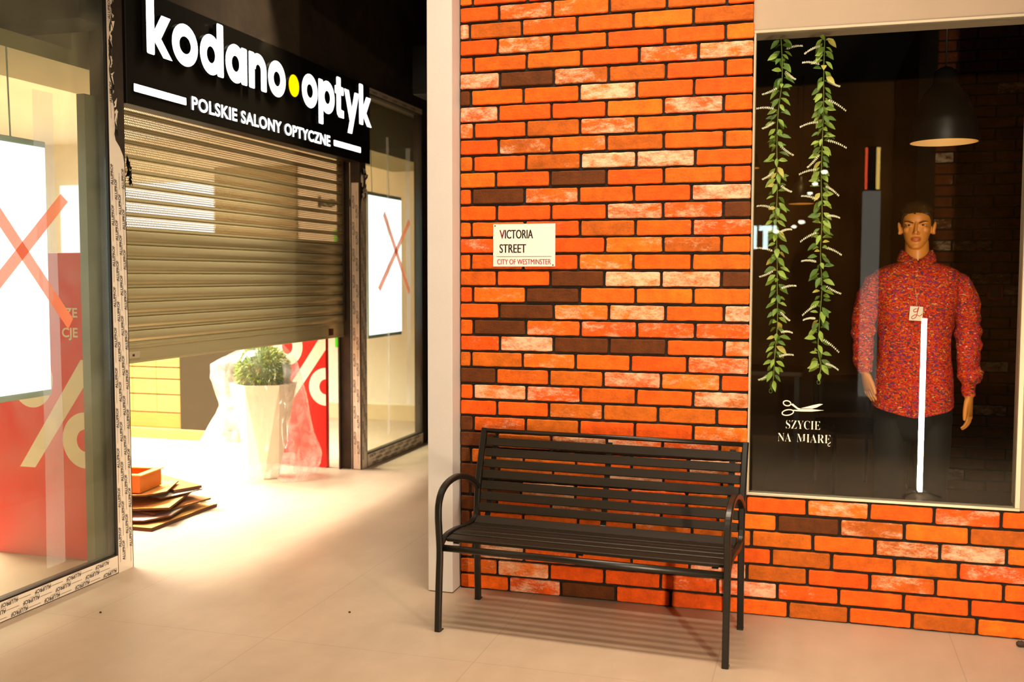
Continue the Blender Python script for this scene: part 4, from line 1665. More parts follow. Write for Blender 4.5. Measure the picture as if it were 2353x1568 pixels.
for words, at_, lab in (((('SZYCIE', 1.520, 0.146),), (1.593, 0.8505), 'white serif word of six letters on the dark window glass right under the scissors symbol'),
                        ((('NA', 1.486, 0.0575), ('MIARE', 1.567, 0.144)), (1.600, 0.792), 'lower line of white serif lettering, two words, on the dark window glass')):
    mb = MB()
    for wd, x, fit in words:
        mb.text(serif(wd), (x - at_[0], 0, 0), X_, Z_, 0.0555, 0, offset=-0.017, fit=fit)
    if len(words) > 1:
        # ogonek under the last letter
        mb.tube(bez([(0.106, -0.0001, 0.001), (0.100, -0.0001, -0.004), (0.0995, -0.0001, -0.009), (0.104, -0.0001, -0.012), (0.109, -0.0001, -0.010)], 5), 0.0013, 6)
    o = mb.build('lettering_decal', DEC, None, (at_[0], 0.0172, at_[1]))
    tag(o, lab, 'lettering', 'lettering lines on the tailor window')

# ------------------------------------------------------------------ hanging garlands
LEAF = [mat('garland_leaf_a', lin('#6f8a2c'), rough=0.55, noise_amt=0.25, noise_scale=20), mat('garland_leaf_b', lin('#8aa03c'), rough=0.55, noise_amt=0.2, noise_scale=20), mat('garland_leaf_c', lin('#4f6e22'), rough=0.55, noise_amt=0.2, noise_scale=20), mat('garland_leaf_d', lin('#b7a94c'), rough=0.55)]
STEM = mat('garland_stem', lin('#6c7a34'), rough=0.6)
BLOOM = mat('garland_bloom', lin('#f1e9cf'), rough=0.6)


def leaf(mb, p, d, nrm, L, w, mi):
    d = d.normalized()
    s = d.cross(nrm).normalized()
    n = s.cross(d).normalized()
    pts = []
    fs = []
    prof = [(0, 0.0), (0.18, 0.55), (0.42, 1.0), (0.68, 0.82), (0.88, 0.38), (1.0, 0.0)]
    for i, (t, k) in enumerate(prof):
        c = p + d * (L * t) - Vector((0, 0, 1)) * (L * 0.22 * t * t)
        hw = w * k / 2
        pts += [c - s * hw + n * hw * 0.45, c, c + s * hw + n * hw * 0.45]
    for i in range(len(prof) - 1):
        a = 3 * i
        fs += [(a, a + 1, a + 4, a + 3), (a + 1, a + 2, a + 5, a + 4)]
    mb.add(pts, fs, mi, True)


def garland(label, path, seed):
    rnd = random.Random(seed)
    base = Vector(path[0])
    P = bez([Vector(q) - base for q in path], 10)
    t = thing('leaf_garland', label, 'garland', base, group='leaf garlands in the window')
    mb = MB()
    mb.tube(P, 0.0022, 6)
    end = P[-1]
    ring = [end + Vector((0.007 * sin(2 * pi * k / 14), 0, -0.010 + 0.010 * cos(2 * pi * k / 14))) for k in range(14)]
    mb.tube(ring, 0.0012, 5, closed=True)
    mb.build('stem', STEM, t)
    lv = MB()
    spikes = []
    total = sum((P[i + 1] - P[i]).length for i in range(len(P) - 1))
    s = 0.0
    acc = 0.0
    step = 0.021
    nxt = 0.008
    i = 0
    node = 0
    nextflower = 0.04
    while i < len(P) - 1:
        seg = (P[i + 1] - P[i]).length
        while nxt <= acc + seg and nxt < total - 0.035:
            q = P[i] + (P[i + 1] - P[i]) * ((nxt - acc) / seg)
            k = 2 if rnd.random() < 0.75 else 3
            a0 = node * 1.9 + rnd.uniform(-0.5, 0.5)
            for j in range(k):
                a = a0 + j * 2 * pi / k
                d = Vector((cos(a), sin(a) * 0.55, rnd.uniform(-1.0, 0.35)))
                L = rnd.uniform(0.032, 0.054)
                mi = rnd.choice([0, 0, 1, 1, 2, 2, 2, 3]) if rnd.random() < 0.5 else rnd.choice([0, 1, 2])
                off = d.normalized() * rnd.uniform(0.002, 0.014)
                leaf(lv, q + off, d, Vector((rnd.uniform(-.4, .4), -1.0, rnd.uniform(0.2, 0.9))), L, L * rnd.uniform(0.42, 0.56), mi)
            if nxt > nextflower:
                # spike of small white florets
                a = rnd.choice([-1, 1]) * rnd.uniform(0.5, 1.0)
                d = Vector((a, -0.35, rnd.uniform(-0.95, 0.5))).normalized()
                fl = MB()
                spikes.append(fl)
                L = rnd.uniform(0.060, 0.090)
                st = q + Vector((d.x * 0.02, -0.012, 0))
                pts = [st + d * (L * u) + Vector((0, 0, -0.02 * u * u if d.z > -0.5 else 0.012 * u * u)) for u in (0, .2, .4, .6, .8, 1.0)]
                fl.tube(pts, 0.0009, 5, 0)
                pp = bez(pts, 2)
                for jj, pt in enumerate(pp[1:]):
                    sz = 0.0062 * (1 - 0.35 * jj / len(pp))
                    sd = d.orthogonal().normalized()
                    sd2 = d.cross(sd)
                    for m_ in range(4):
                        b = m_ * pi / 2 + jj * 0.5
                        e = pt + (sd * cos(b) + sd2 * sin(b) + d * 0.3) * sz
                        fl.tube([pt, (pt + e) / 2, e], [0.0010, 0.0019, 0.0014], 5, 0)
                nextflower = nxt + rnd.uniform(0.05, 0.11)
            node += 1
            nxt += step * rnd.uniform(0.7, 1.25)
        acc += seg
        i += 1
    lv.build('leaves', LEAF, t)
    for fl in spikes:
        fl.build('flower_spike', BLOOM, t)
    return t


garland('hanging green leaf garland with white blossom spikes nearest the brick edge of the window', [(1.466, 0.075, 2.574), (1.4745, 0.070, 2.40), (1.460, 0.075, 2.248), (1.457, 0.07, 2.088), (1.462, 0.075, 1.93), (1.460, 0.07, 1.775), (1.466, 0.075, 1.618), (1.470, 0.07, 1.463), (1.473, 0.075, 1.31), (1.464, 0.07, 1.158), (1.460, 0.075, 1.062), (1.450, 0.07, 1.02)], 3)
garland('hanging green leaf garland with white blossom spikes nearer the shirted mannequin', [(1.650, 0.075, 2.572), (1.649, 0.07, 2.424), (1.651, 0.075, 2.268), (1.649, 0.07, 2.095), (1.648, 0.075, 1.94), (1.655, 0.07, 1.785), (1.651, 0.075, 1.63), (1.660, 0.07, 1.474), (1.653, 0.075, 1.318), (1.650, 0.07, 1.20), (1.664, 0.075, 1.125), (1.654, 0.07, 1.08), (1.655, 0.07, 1.066)], 9)

# ------------------------------------------------------------------ mannequin
man = thing('mannequin', 'male shop mannequin in a red patterned long sleeved shirt standing in the dark window', 'mannequin', (2.112, 0.805, 0.0))
SKIN = bpy.data.materials.new('mannequin_skin')
SKIN.use_nodes = True
_b = SKIN.node_tree.nodes['Principled BSDF']
_b.inputs['Roughness'].default_value = 0.42
_a = SKIN.node_tree.nodes.new('ShaderNodeAttribute')
_a.attribute_name = 'tint'
SKIN.node_tree.links.new(_a.outputs['Color'], _b.inputs['Base Color'])
HR = Matrix.Rotation(radians(-7), 4, 'Z')
CHIN = 1.659


def H(x, f, z):
    """head coordinates (sideways, forward, up from the chin) to mannequin space"""
    v = HR @ Vector((x, -f, 0))
    return Vector((v.x - 0.004, v.y, CHIN + z))


def oval_ring(c, rx, ry, n=32, e=1.0, M=None):
    out = []
    for k in range(n):
        a = 2 * pi * k / n
        ca, sa = cos(a), sin(a)
        p = Vector((rx * math.copysign(abs(ca) ** e, ca), ry * math.copysign(abs(sa) ** e, sa), 0))
        if M is not None:
            p = M @ p
        out.append(Vector(c) + p)
    return out


body = MB()
# head
prof = [(0.000, .018, .076, .046), (0.008, .028, .083, .020), (0.020, .038, .0845, .000), (0.034, .047, .083, -.022), (0.050, .0555, .082, -.048), (0.068, .0605, .083, -.068),
        (0.085, .0635, .083, -.082), (0.100, .0655, .081, -.090), (0.114, .0665, .077, -.095), (0.128, .0672, .084, -.098), (0.145, .0675, .087, -.100), (0.162, .067, .084, -.099),
        (0.178, .0645, .077, -.095), (0.192, .057, .065, -.084), (0.203, .044, .047, -.064), (0.211, .024, .026, -.036)]
rings = []
for z, w_, yf, yb in prof:
    r = []
    for k in range(36):
        a = 2 * pi * k / 36
        x = w_ * math.copysign(abs(cos(a)) ** 0.86, cos(a))
        s_ = sin(a)
        mid = (yf + yb) / 2
        f = mid + (yf - mid) * math.copysign(abs(s_) ** 0.86, s_)
        r.append(H(x, f, z))
    rings.append(r)
body.loft(rings)


def hel(x, f, z, rx, rf, rz, tilt=0.0):
    M = HR.to_3x3().to_4x4() @ Matrix.Rotation(tilt, 4, 'Y')
    body.ellipsoid(H(x, f, z), (rx, rf, rz), 18, 12, 0, M)


for s in (-1, 1):
    hel(s * .031, .0790, .1295, .027, .0090, .0066, s * 0.12)      # brow ridge
    hel(s * .042, .055, .094, .019, .019, .018)         # cheekbone
    hel(s * .0105, .0905, .0755, .0075, .009, .0065)     # nostril wing
    hel(s * .0325, .0745, .1215, .0165, .0075, .0032, s * 0.06)   # upper lid
    hel(s * .0325, .0745, .1105, .0140, .0055, .0024)   # lower lid
    hel(s * .079, -.004, .104, .0100, .0190, .033, s * 0.20)    # ear
    hel(s * .081, .002, .082, .0070, .0110, .0100)
body.tube([H(0, .081, .128), H(0, .090, .112), H(0, .099, .092), H(0, .1035, .079)], [.0075, .0075, .0085, .0098], 14)
hel(0, .1035, .0780, .0092, .0082, .0080)
hel(0, .0840, .0520, .0225, .0090, .0052)
hel(0, .0830, .0415, .0200, .0100, .0062)
hel(0, .0745, .0140, .0230, .0130, .0130)
# neck
body.loft([oval_ring((0, .018, 1.55), .085, .075), oval_ring((0, .012, 1.59), .062, .064), oval_ring((0, .004, 1.625), .0575, .060), oval_ring((-.001, -.002, 1.66), .0570, .060), oval_ring((-.002, -.004, 1.70), .0555, .060)])
# trunk
TR = [(1.575, .085, .060), (1.555, .140, .070), (1.52, .178, .085), (1.46, .182, .100), (1.385, .176, .116), (1.28, .158, .112), (1.18, .150, .104), (1.05, .158, .110), (0.93, .172, .118), (0.86, .172, .115), (0.82, .16, .10)]
body.loft([oval_ring((0, .012, z), a, b, 36, 0.85) for z, a, b in TR])
# legs
for s in (-1, 1):
    body.tube([(s * .088, .01, .90), (s * .092, .008, .72), (s * .094, .004, .50), (s * .095, .012, .32), (s * .096, .018, .10)], [.086, .080, .056, .054, .038], 18)
    body.ellipsoid((s * .098, -.045, .045), (.042, .115, .044), 16, 10)
# arms (viewer's left is -x)
ARML = [(-.150, .012, 1.500), (-.196, .012, 1.44), (-.232, .012, 1.34), (-.242, .004, 1.26), (-.243, -.010, 1.17), (-.240, -.020, 1.085), (-.232, -.024, 1.04)]
ARMR = [(.155, .012, 1.500), (.206, .012, 1.44), (.238, .012, 1.36), (.244, .006, 1.26), (.248, -.006, 1.15), (.253, -.016, 1.03), (.254, -.020, .935)]
body.tube(bez(ARML, 4), [.046 - .020 * (i / (4 * (len(ARML) - 1))) for i in range(4 * (len(ARML) - 1) + 1)], 18)
body.tube(bez(ARMR, 4), [.046 - .021 * (i / (4 * (len(ARMR) - 1))) for i in range(4 * (len(ARMR) - 1) + 1)], 18)


def hand(wrist, d, c, curl, thumb_dir, lens, spread=0.12, bend=(0.15, 0.35, 0.3), scale=1.0):
    """wrist point, pointing direction d, across direction c (towards the index finger), curl direction"""
    d = Vector(d).normalized()
    c = (Vector(c) - d * d.dot(Vector(c))).normalized()
    n = Vector(curl)
    n = (n - d * n.dot(d) - c * n.dot(c)).normalized()
    W0 = Vector(wrist)
    PL = 0.086 * scale

    def ring(t, w_, th, off=0.0):
        ctr = W0 + d * (PL * t) + n * off
        return [ctr + c * (w_ * cos(2 * pi * k / 20)) + n * (th * sin(2 * pi * k / 20)) for k in range(20)]
    body.loft([ring(-0.3, .024, .022), ring(0.0, .026, .020), ring(0.3, .034, .0175), ring(0.65, .040, .0155), ring(0.95, .040, .013), ring(1.05, .036, .009)])
    for i in range(4):
        u = (1.5 - i) / 1.5     # index +1 .. pinky -1
        p = W0 + d * (PL * (0.97 - 0.05 * u * u - (0.05 if i == 3 else 0))) + c * (0.0305 * u)
        dd = (d + c * (spread * u)).normalized()
        L = lens[i] * scale
        pts = [p - dd * 0.012, p]
        ang = 0.0
        for frac, bn in zip((0.44, 0.31, 0.25), bend):
            ang += bn * (1 + 0.15 * (1 - u))
            v = dd * cos(ang) + n * sin(ang)
            pts.append(pts[-1] + v * L * frac)
        r0 = 0.0090 - 0.0008 * (i == 3) - 0.0003 * (i == 2)
        pts.append(pts[-1] + (pts[-1] - pts[-2]).normalized() * 0.004)
        body.tube(pts, [r0, r0, r0 * 0.92, r0 * 0.84, r0 * 0.68, r0 * 0.35], 12)
    tp = W0 + d * (PL * 0.28) + c * 0.022 + n * 0.004
    td = Vector(thumb_dir).normalized()
    q1 = tp + td * 0.036
    q2 = q1 + (td * 0.75 + d * 0.55).normalized() * 0.030
    q3 = q2 + (td * 0.45 + d * 0.85).normalized() * 0.024
    q4 = q3 + (q3 - q2).normalized() * 0.004
    body.tube([tp - td * 0.012, tp, q1, q2, q3, q4], [.014, .0140, .0118, .0105, .0082, .004], 12)


hand((-.231, -.024, 1.040), (.20, -.05, -1), (.45, -.90, 0), (.9, .45, 0), (.42, -.42, -.85), (.080, .086, .080, .064), bend=(0.10, 0.26, 0.28))
hand((.2545, -.020, .930), (.03, -.05, -1), (-.40, -.92, 0), (-.92, .40, 0), (-.22, -.55, -.85), (.078, .084, .078, .062), bend=(0.02, 0.42, 0.42))
tmp = body.build('body', SKIN)
md = tmp.modifiers.new('remesh', 'REMESH')
md.mode = 'VOXEL'
md.voxel_size = 0.0031
md.use_smooth_shade = True
md2 = tmp.modifiers.new('smooth', 'SMOOTH')
md2.factor = 0.5
md2.iterations = 4
dg = bpy.context.evaluated_depsgraph_get()
me = bpy.data.meshes.new_from_object(tmp.evaluated_get(dg))
old = tmp.data
bpy.data.objects.remove(tmp)
bpy.data.meshes.remove(old)
me.name = 'body'
for p in me.polygons:
    p.use_smooth = True
if not me.materials:
    me.materials.append(SKIN)
ca = me.color_attributes.new(name='tint', type='FLOAT_COLOR', domain='POINT')
sk, lp = lin('#e08a38'), lin('#c0562a')
HRi = HR.inverted()
for v in me.vertices:
    q = v.co
    k = 0.0
    if 1.690 < q.z < 1.720 and q.y < -0.07:
        h = HRi @ Vector((q.x + 0.004, q.y, 0))
        dz = q.z - CHIN - 0.0465
        wz = 0.0105 * max(0.0, 1 - (h.x / 0.0255) ** 2) ** 0.7
        if abs(h.x) < 0.0255 and abs(dz) < wz:
            k = 0.9
    ca.data[v.index].color = (sk[0] * (1 - k) + lp[0] * k, sk[1] * (1 - k) + lp[1] * k, sk[2] * (1 - k) + lp[2] * k, 1)
bo = bpy.data.objects.new('body', me)
COL.objects.link(bo)
bo.parent = man
# eyes and brows
EYEW = mat('eye_white', lin('#c7a780'), rough=0.2)
EYEB = mat('eye_dark', lin('#1a0d06'), rough=0.15)
BROW = mat('painted_brow', lin('#5a2c10'), rough=0.6)
for s in (-1, 1):
    mb = MB()
    mb.ellipsoid(H(s * .0325, .0705, .1160), (.0140, .0095, .0062), 16, 10, 0, HR)
    mb.ellipsoid(H(s * .0325 - 0.001, .0785, .1165), (.0062, .0025, .0056), 14, 8, 1, HR)
    mb.build('eye', [EYEW, EYEB], man)
    mb = MB()
    pts = [H(s * .0125, .0895, .1255), H(s * .024, .0900, .1290), H(s * .038, .0865, .1330), H(s * .052, .0735, .1330)]
    mb.tube(bez(pts, 4), [.0014 + .0020 * sin(pi * min(1, (i + 2) / 13)) for i in range(13)], 8)
    mb.build('eyebrow', BROW, man)
# hair
HAIR = mat('dark_hair', lin('#3d2810'), rough=0.45, noise_amt=0.4, noise_scale=60, stretch=(1, 1, 0.2))
hair = MB()
rings = []
for z, w_, yf, yb in prof[7:]:
    r = []
    for k in range(48):
        a = 2 * pi * k / 48
        x = (w_ + 0.006) * math.copysign(abs(cos(a)) ** 0.86, cos(a))
        s_ = sin(a)
        mid = (yf + yb) / 2
        f = mid + (yf - mid + 0.006) * math.copysign(abs(s_) ** 0.86, s_)
        # hairline: high over the forehead, low at the sides and back
        lineh = 0.176 if s_ > 0.62 else (0.132 + (s_ - 0.2) / 0.42 * 0.044 if s_ > 0.2 else 0.098)
        zz = max(z + (0.006 if z > 0.19 else 0), lineh + 0.0005 * k / 48)
        r.append(H(x, f, zz))
    rings.append(r)
hair.loft(rings)
rnd = random.Random(17)
for i in range(1100):
    a = rnd.uniform(0, 2 * pi)
    q = sqrt(rnd.uniform(0, 1))
    x, f = 0.066 * q * cos(a), -0.006 + 0.086 * q * sin(a)
    z = 0.219 - 0.040 * q ** 3
    p = H(x, f, z - 0.010)
    d = (Vector((x * 4 + rnd.uniform(-.25, .25), -f * 2.4 + rnd.uniform(-.3, .3), 1.0))).normalized()
    L = rnd.uniform(0.018, 0.034)
    s_ = d.orthogonal().normalized() * 0.0024
    t_ = d.cross(s_).normalized() * 0.0024
    hair.add([p + s_, p - s_ * .5 + t_, p - s_ * .5 - t_, p + d * L], [(0, 1, 3), (1, 2, 3), (2, 0, 3)])
hair.build('hair', HAIR, man)


# shirt
def shirt_mat():
    m = bpy.data.materials.new('printed_shirt')
    m.use_nodes = True
    nt = m.node_tree
    b = nt.nodes['Principled BSDF']
    b.inputs['Roughness'].default_value = 0.75
    b.inputs['Specular IOR Level'].default_value = 0.2
    tc = nt.nodes.new('ShaderNodeTexCoord')
    n = nt.nodes.new('ShaderNodeTexNoise'); n.inputs['Scale'].default_value = 34; n.inputs['Detail'].default_value = 2
    nt.links.new(tc.outputs['Object'], n.inputs['Vector'])
    mp = nt.nodes.new('ShaderNodeMapping'); mp.inputs['Scale'].default_value = (1, 1, 1.7)
    nt.links.new(tc.outputs['Object'], mp.inputs['Vector'])
    mx = nt.nodes.new('ShaderNodeMixRGB'); mx.inputs[0].default_value = 0.03
    nt.links.new(mp.outputs[0], mx.inputs[1]); nt.links.new(n.outputs['Color'], mx.inputs[2])
    v = nt.nodes.new('ShaderNodeTexVoronoi'); v.inputs['Scale'].default_value = 125
    nt.links.new(mx.outputs[0], v.inputs['Vector'])
    sp = nt.nodes.new('ShaderNodeSeparateXYZ'); nt.links.new(v.outputs['Color'], sp.inputs[0])
    r = nt.nodes.new('ShaderNodeValToRGB'); r.color_ramp.interpolation = 'CONSTANT'
    cols = [(0.0, '#c9280c'), (0.20, '#d8480f'), (0.36, '#a5180d'), (0.50, '#d96a1c'), (0.62, '#c22448'), (0.70, '#5c2450'), (0.79, '#4a4636'), (0.86, '#cf3a12'), (0.97, '#e0a070')]
    el = r.color_ramp.elements
    while len(el) < len(cols):
        el.new(0.5)
    for e, (p, c) in zip(el, cols):
        e.position = p
        e.color = (*lin(c), 1)
    nt.links.new(sp.outputs[0], r.inputs[0])
    # larger repeated motifs of violet flowers
    v2 = nt.nodes.new('ShaderNodeTexVoronoi'); v2.inputs['Scale'].default_value = 26; v2.inputs['Randomness'].default_value = 0.45
    nt.links.new(mp.outputs[0], v2.inputs['Vector'])
    l = nt.nodes.new('ShaderNodeMath'); l.operation = 'LESS_THAN'; l.inputs[1].default_value = 0.30
    nt.links.new(v2.outputs['Distance'], l.inputs[0])
    n5 = nt.nodes.new('ShaderNodeTexNoise'); n5.inputs['Scale'].default_value = 160
    nt.links.new(tc.outputs['Object'], n5.inputs['Vector'])
    g = nt.nodes.new('ShaderNodeMath'); g.operation = 'GREATER_THAN'; g.inputs[1].default_value = 0.47
    nt.links.new(n5.outputs['Fac'], g.inputs[0])
    ml = nt.nodes.new('ShaderNodeMath'); ml.operation = 'MULTIPLY'
    nt.links.new(l.outputs[0], ml.inputs[0]); nt.links.new(g.outputs[0], ml.inputs[1])
    m2 = nt.nodes.new('ShaderNodeMixRGB'); m2.inputs[2].default_value = (*lin('#7a2a66'), 1)
    nt.links.new(ml.outputs[0], m2.inputs[0]); nt.links.new(r.outputs[0], m2.inputs[1])
    nt.links.new(m2.outputs[0], b.inputs['Base Color'])
    return m


SHIRT = shirt_mat()


def wr(p, amp, sc=(16, 16, 9), seed=0.0):
    return noise.noise(Vector((p[0] * sc[0] + seed, p[1] * sc[1], p[2] * sc[2]))) * amp


sb = MB()
SR = [(1.602, .074, .066, .012), (1.592, .100, .076, .012), (1.576, .150, .088, .012), (1.555, .192, .100, .012), (1.52, .212, .112, .012), (1.46, .208, .124, .010), (1.40, .193, .132, .006), (1.34, .181, .132, .004), (1.28, .173, .128, .004),
      (1.20, .168, .122, .006), (1.12, .171, .122, .006), (1.04, .178, .126, .004), (0.96, .186, .132, .002), (0.90, .190, .136, .0), (0.868, .191, .137, .0)]
rings = []
NS = 72
for i, (z, a, b_, yo) in enumerate(SR):
    r = []
    for k in range(NS):
        t_ = 2 * pi * k / NS
        ca, sa = cos(t_), sin(t_)
        x = a * math.copysign(abs(ca) ** 0.84, ca)
        y = yo + b_ * math.copysign(abs(sa) ** 0.84, sa)
        zz = z
        if z < 0.95:
            fr_ = max(0.0, 1 - abs(ca)) ** 0.8
            zz = z - (0.035 * fr_ - 0.012 * abs(ca)) * (0.95 - z) / 0.082
        amp = 0.012 * min(1, max(0, (1.53 - z) / 0.2))
        dsp = wr((x, y, zz), amp, (18, 18, 8)) + wr((x, y, zz), amp * 0.5, (40, 40, 20), 7)
        # slanting drag folds from armpit to waist
        dsp += 0.005 * sin((abs(x) * 1.0 + zz * 0.75) * 62) * max(0, 1 - abs(zz - 1.2) / 0.28) * min(1, abs(x) / 0.12)
        d = Vector((ca, sa, 0))
        r.append(Vector((x + d.x * dsp, y + d.y * dsp, zz)))
    rings.append(r)
sb.loft(rings, 0, True, cap=False)


def sleeve(path, rad, seed, puff):
    P = bez(path, 6)
    n = 36
    R = []
    m_ = len(P)
    rr = []
    for i in range(m_):
        t_ = i / (m_ - 1) * (len(rad) - 1)
        a = int(min(t_, len(rad) - 2))
        rr.append(rad[a] + (rad[a + 1] - rad[a]) * (t_ - a))
    rings = []
    for i, p in enumerate(P):
        tg = (P[min(i + 1, m_ - 1)] - P[max(i - 1, 0)]).normalized()
        u = tg.cross(Y_).normalized()
        v = tg.cross(u).normalized()
        r = []
        for k in range(n):
            a = 2 * pi * k / n
            d = u * cos(a) + v * sin(a)
            q = p + d * rr[i]
            f = min(1, i / 4)
            ds = f * (wr(q, 0.010, (26, 26, 22), seed) + 0.0045 * sin(q.z * 95 + 5 * q.x + seed + 2.0 * cos(a)) * max(0, 1 - abs(q.z - 1.24) / 0.24))
            if puff and 1.0 < q.z < 1.06:
                ds += 0.014 * max(0, cos(a - (0.4 if puff > 0 else pi - 0.4)))
            r.append(q + d * ds)
        rings.append(r)
    sb.loft(rings, 0, True, cap=False)


sleeve([(-.150, .012, 1.512), (-.188, .012, 1.482), (-.216, .012, 1.42), (-.236, .010, 1.32), (-.243, .004, 1.26), (-.244, -.008, 1.18), (-.240, -.018, 1.10), (-.235, -.022, 1.065)],
       [.048, .060, .062, .060, .058, .052, .046, .034], 1.0, 0)
sleeve([(.155, .012, 1.512), (.196, .012, 1.482), (.226, .012, 1.42), (.240, .012, 1.32), (.246, .006, 1.25), (.249, -.004, 1.17), (.251, -.012, 1.08), (.250, -.016, 1.03), (.252, -.018, .995), (.254, -.020, .94)],
       [.048, .061, .063, .062, .060, .057, .054, .050, .036, .031], 4.0, 1)
sb.build('shirt', SHIRT, man)
# cuff of the left sleeve, collar, placket, yoke seam
mb = MB()
mb.loft([oval_ring(p, r_, r_ * 0.95, 28) for p, r_ in (((-.237, -.022, 1.092), .039), ((-.236, -.023, 1.088), .041), ((-.233, -.024, 1.050), .037), ((-.2325, -.024, 1.046), .034))], cap=False)
mb.build('cuff', SHIRT, man)
mb = MB()
vs, fs = [], []
n = 48
for i in range(n + 1):
    a = radians(-177) + radians(354) * i / n      # 0 at the nape
    fr_ = max(0.0, -cos(a))                        # 1 at the front
    d = Vector((sin(a), cos(a), 0))
    c0 = Vector((0, 0.008, 0))
    top = 1.655 - 0.050 * fr_ ** 3
    inner = c0 + Vector((d.x * .066, d.y * .067, 0)) + Z_ * (top)
    fold = c0 + Vector((d.x * .074, d.y * .075, 0)) + Z_ * (top + 0.003)
    tip = max(0.0, 1 - abs(abs(a) - radians(158)) / radians(26))
    low = c0 + Vector((d.x * (.094 + .012 * tip), d.y * (.090 + .018 * tip), 0)) + Z_ * (1.603 - 0.012 * fr_ - 0.034 * tip)
    inlow = c0 + Vector((d.x * .070, d.y * .071, 0)) + Z_ * (1.588 - 0.01 * fr_)
    vs += [inlow, inner, fold, (fold + low) / 2 + d * 0.004, low]
for i in range(n):
    for j in range(4):
        fs.append((5 * i + j, 5 * (i + 1) + j, 5 * (i + 1) + j + 1, 5 * i + j + 1))
mb.add(vs, fs, 0, True)
mb.build('collar', SHIRT, man)
mb = MB()
vs = []
for i in range(33):
    z = 1.575 + (0.838 - 1.575) * i / 32
    # follow the front of the shirt
    j = 0
    while j < len(SR) - 2 and SR[j + 1][0] > z:
        j += 1
    (za, aa, ba, ya), (zb, ab, bb, yb_) = SR[j], SR[j + 1]
    t_ = max(0, min(1, (za - z) / (za - zb)))
    yy = (ya + (yb_ - ya) * t_) - (ba + (bb - ba) * t_) - 0.0035 - 0.010 * min(1, max(0, (1.53 - z) / 0.2)) * 0.35
    vs += [(-.017, yy + 0.004, z), (-.0165, yy - .0012, z), (.0165, yy - .0012, z), (.017, yy + .004, z)]
mb.add(vs, [(4 * i + j, 4 * i + j + 1, 4 * i + j + 5, 4 * i + j + 4) for i in range(32) for j in range(3)])
mb.build('placket', SHIRT, man)
# trousers
mb = MB()
mb.loft([oval_ring((0, .012, z), a, b_, 36, 0.88) for z, a, b_ in ((1.0, .165, .112), (0.93, .178, .122), (0.86, .186, .125), (0.80, .187, .120), (0.75, .180, .108), (0.71, .168, .092))], cap=True)
for s in (-1, 1):
    mb.loft([oval_ring((s * x, y, z), a, b_, 28) for z, x, y, a, b_ in ((.84, .086, .012, .098, .116), (.70, .092, .010, .092, .100), (.50, .096, .006, .075, .082), (.30, .098, .012, .068, .074), (.06, .100, .012, .066, .074))])
mb.build('trousers', mat('black_trousers', lin('#0a0908'), rough=0.8), man)
mb = MB()
mb.lathe([(0.0, 0.010), (0.19, 0.010), (0.195, 0.006), (0.195, 0.0), (0.0, 0.0)], (0, 0, 0), 40)
mb.build('base_plate', mat('base_steel', lin('#5a5348'), rough=0.3, metal=0.8), man)

# price tag hanging on the shirt
tg_ = thing('price_tag', 'small square white tag with a red flourish hanging on the patterned shirt', 'tag', (2.104, 0.655, 1.380))
mb = MB()
mb.box((-0.030, -0.001, -0.069), (0.030, 0.001, 0.0), bev=0.0005, M=Matrix.Rotation(radians(3), 4, 'Y'))
mb.build('card', mat('tag_card', lin('#f0e4d2'), rough=0.6), tg_)
mb = MB()
mb.tube(bez([(0.000, -0.0018, -0.010), (-0.012, -0.0018, -0.016), (-0.012, -0.0018, -0.026), (0.002, -0.0018, -0.024), (0.006, -0.0018, -0.010), (0.010, -0.0018, -0.004), (0.006, -0.0018, -0.020), (-0.002, -0.0018, -0.050), (-0.016, -0.0018, -0.060), (-0.022, -0.0018, -0.052), (-0.004, -0.0018, -0.040), (0.014, -0.0018, -0.046), (0.026, -0.0018, -0.036)], 6), 0.0017, 6)
mb.build('red_flourish', mat('tag_red', lin('#d01414'), rough=0.5), tg_)
mb = MB()
mb.tube([(0.0, 0.0, -0.004), (0.001, 0.004, 0.03), (0.0, 0.012, 0.062)], 0.0009, 5)
mb.build('string', mat('tag_string', lin('#d8cdbb'), rough=0.7), tg_)

# ------------------------------------------------------------------ pendant lamps
SHADE = mat('black_enamel_shade', lin('#191817'), rough=0.4, spec=0.5)
SHIN = mat('shade_inside_white', lin('#f0d9a8'), rough=0.6)


def pendant(label, loc, r, top, power):
    t = thing('pendant_lamp', label, 'lamp', loc, group='pendant lamps in the dark shop')
    k = r / 0.167
    prof = [(0.167, 0.0), (0.167, 0.010), (0.160, 0.06), (0.148, 0.12), (0.128, 0.19), (0.098, 0.25), (0.066, 0.285), (0.058, 0.30), (0.056, 0.352), (0.030, 0.372), (0.008, 0.38)]
    mb = MB()
    mb.lathe([(a * k, b * k) for a, b in prof], (0, 0, 0), 40)
    inn = [(a * 0.965, max(0.0, b - 0.004)) for a, b in prof[:7]] + [(0.0, 0.28)]
    o_ = len(mb.f)
    mb.lathe([(a * k, b * k) for a, b in inn], (0, 0, 0), 40, 1)
    mb.lathe([(0.167 * k, 0.0), (0.161 * k, 0.0)], (0, 0, 0), 40)
    mb.build('shade', [SHADE, SHIN], t)
    mb = MB()
    mb.tube([(0, 0, 0.38 * k), (0, 0, top - loc[2])], 0.004, 8)
    mb.build('cord', SHADE, t)
    mb = MB()
    mb.ellipsoid((0, 0, 0.17 * k), (0.030 * k, 0.030 * k, 0.042 * k), 16, 10)
    mb.build('bulb', emit_mat('warm_bulb', (1.0, 0.50, 0.13), power), t)


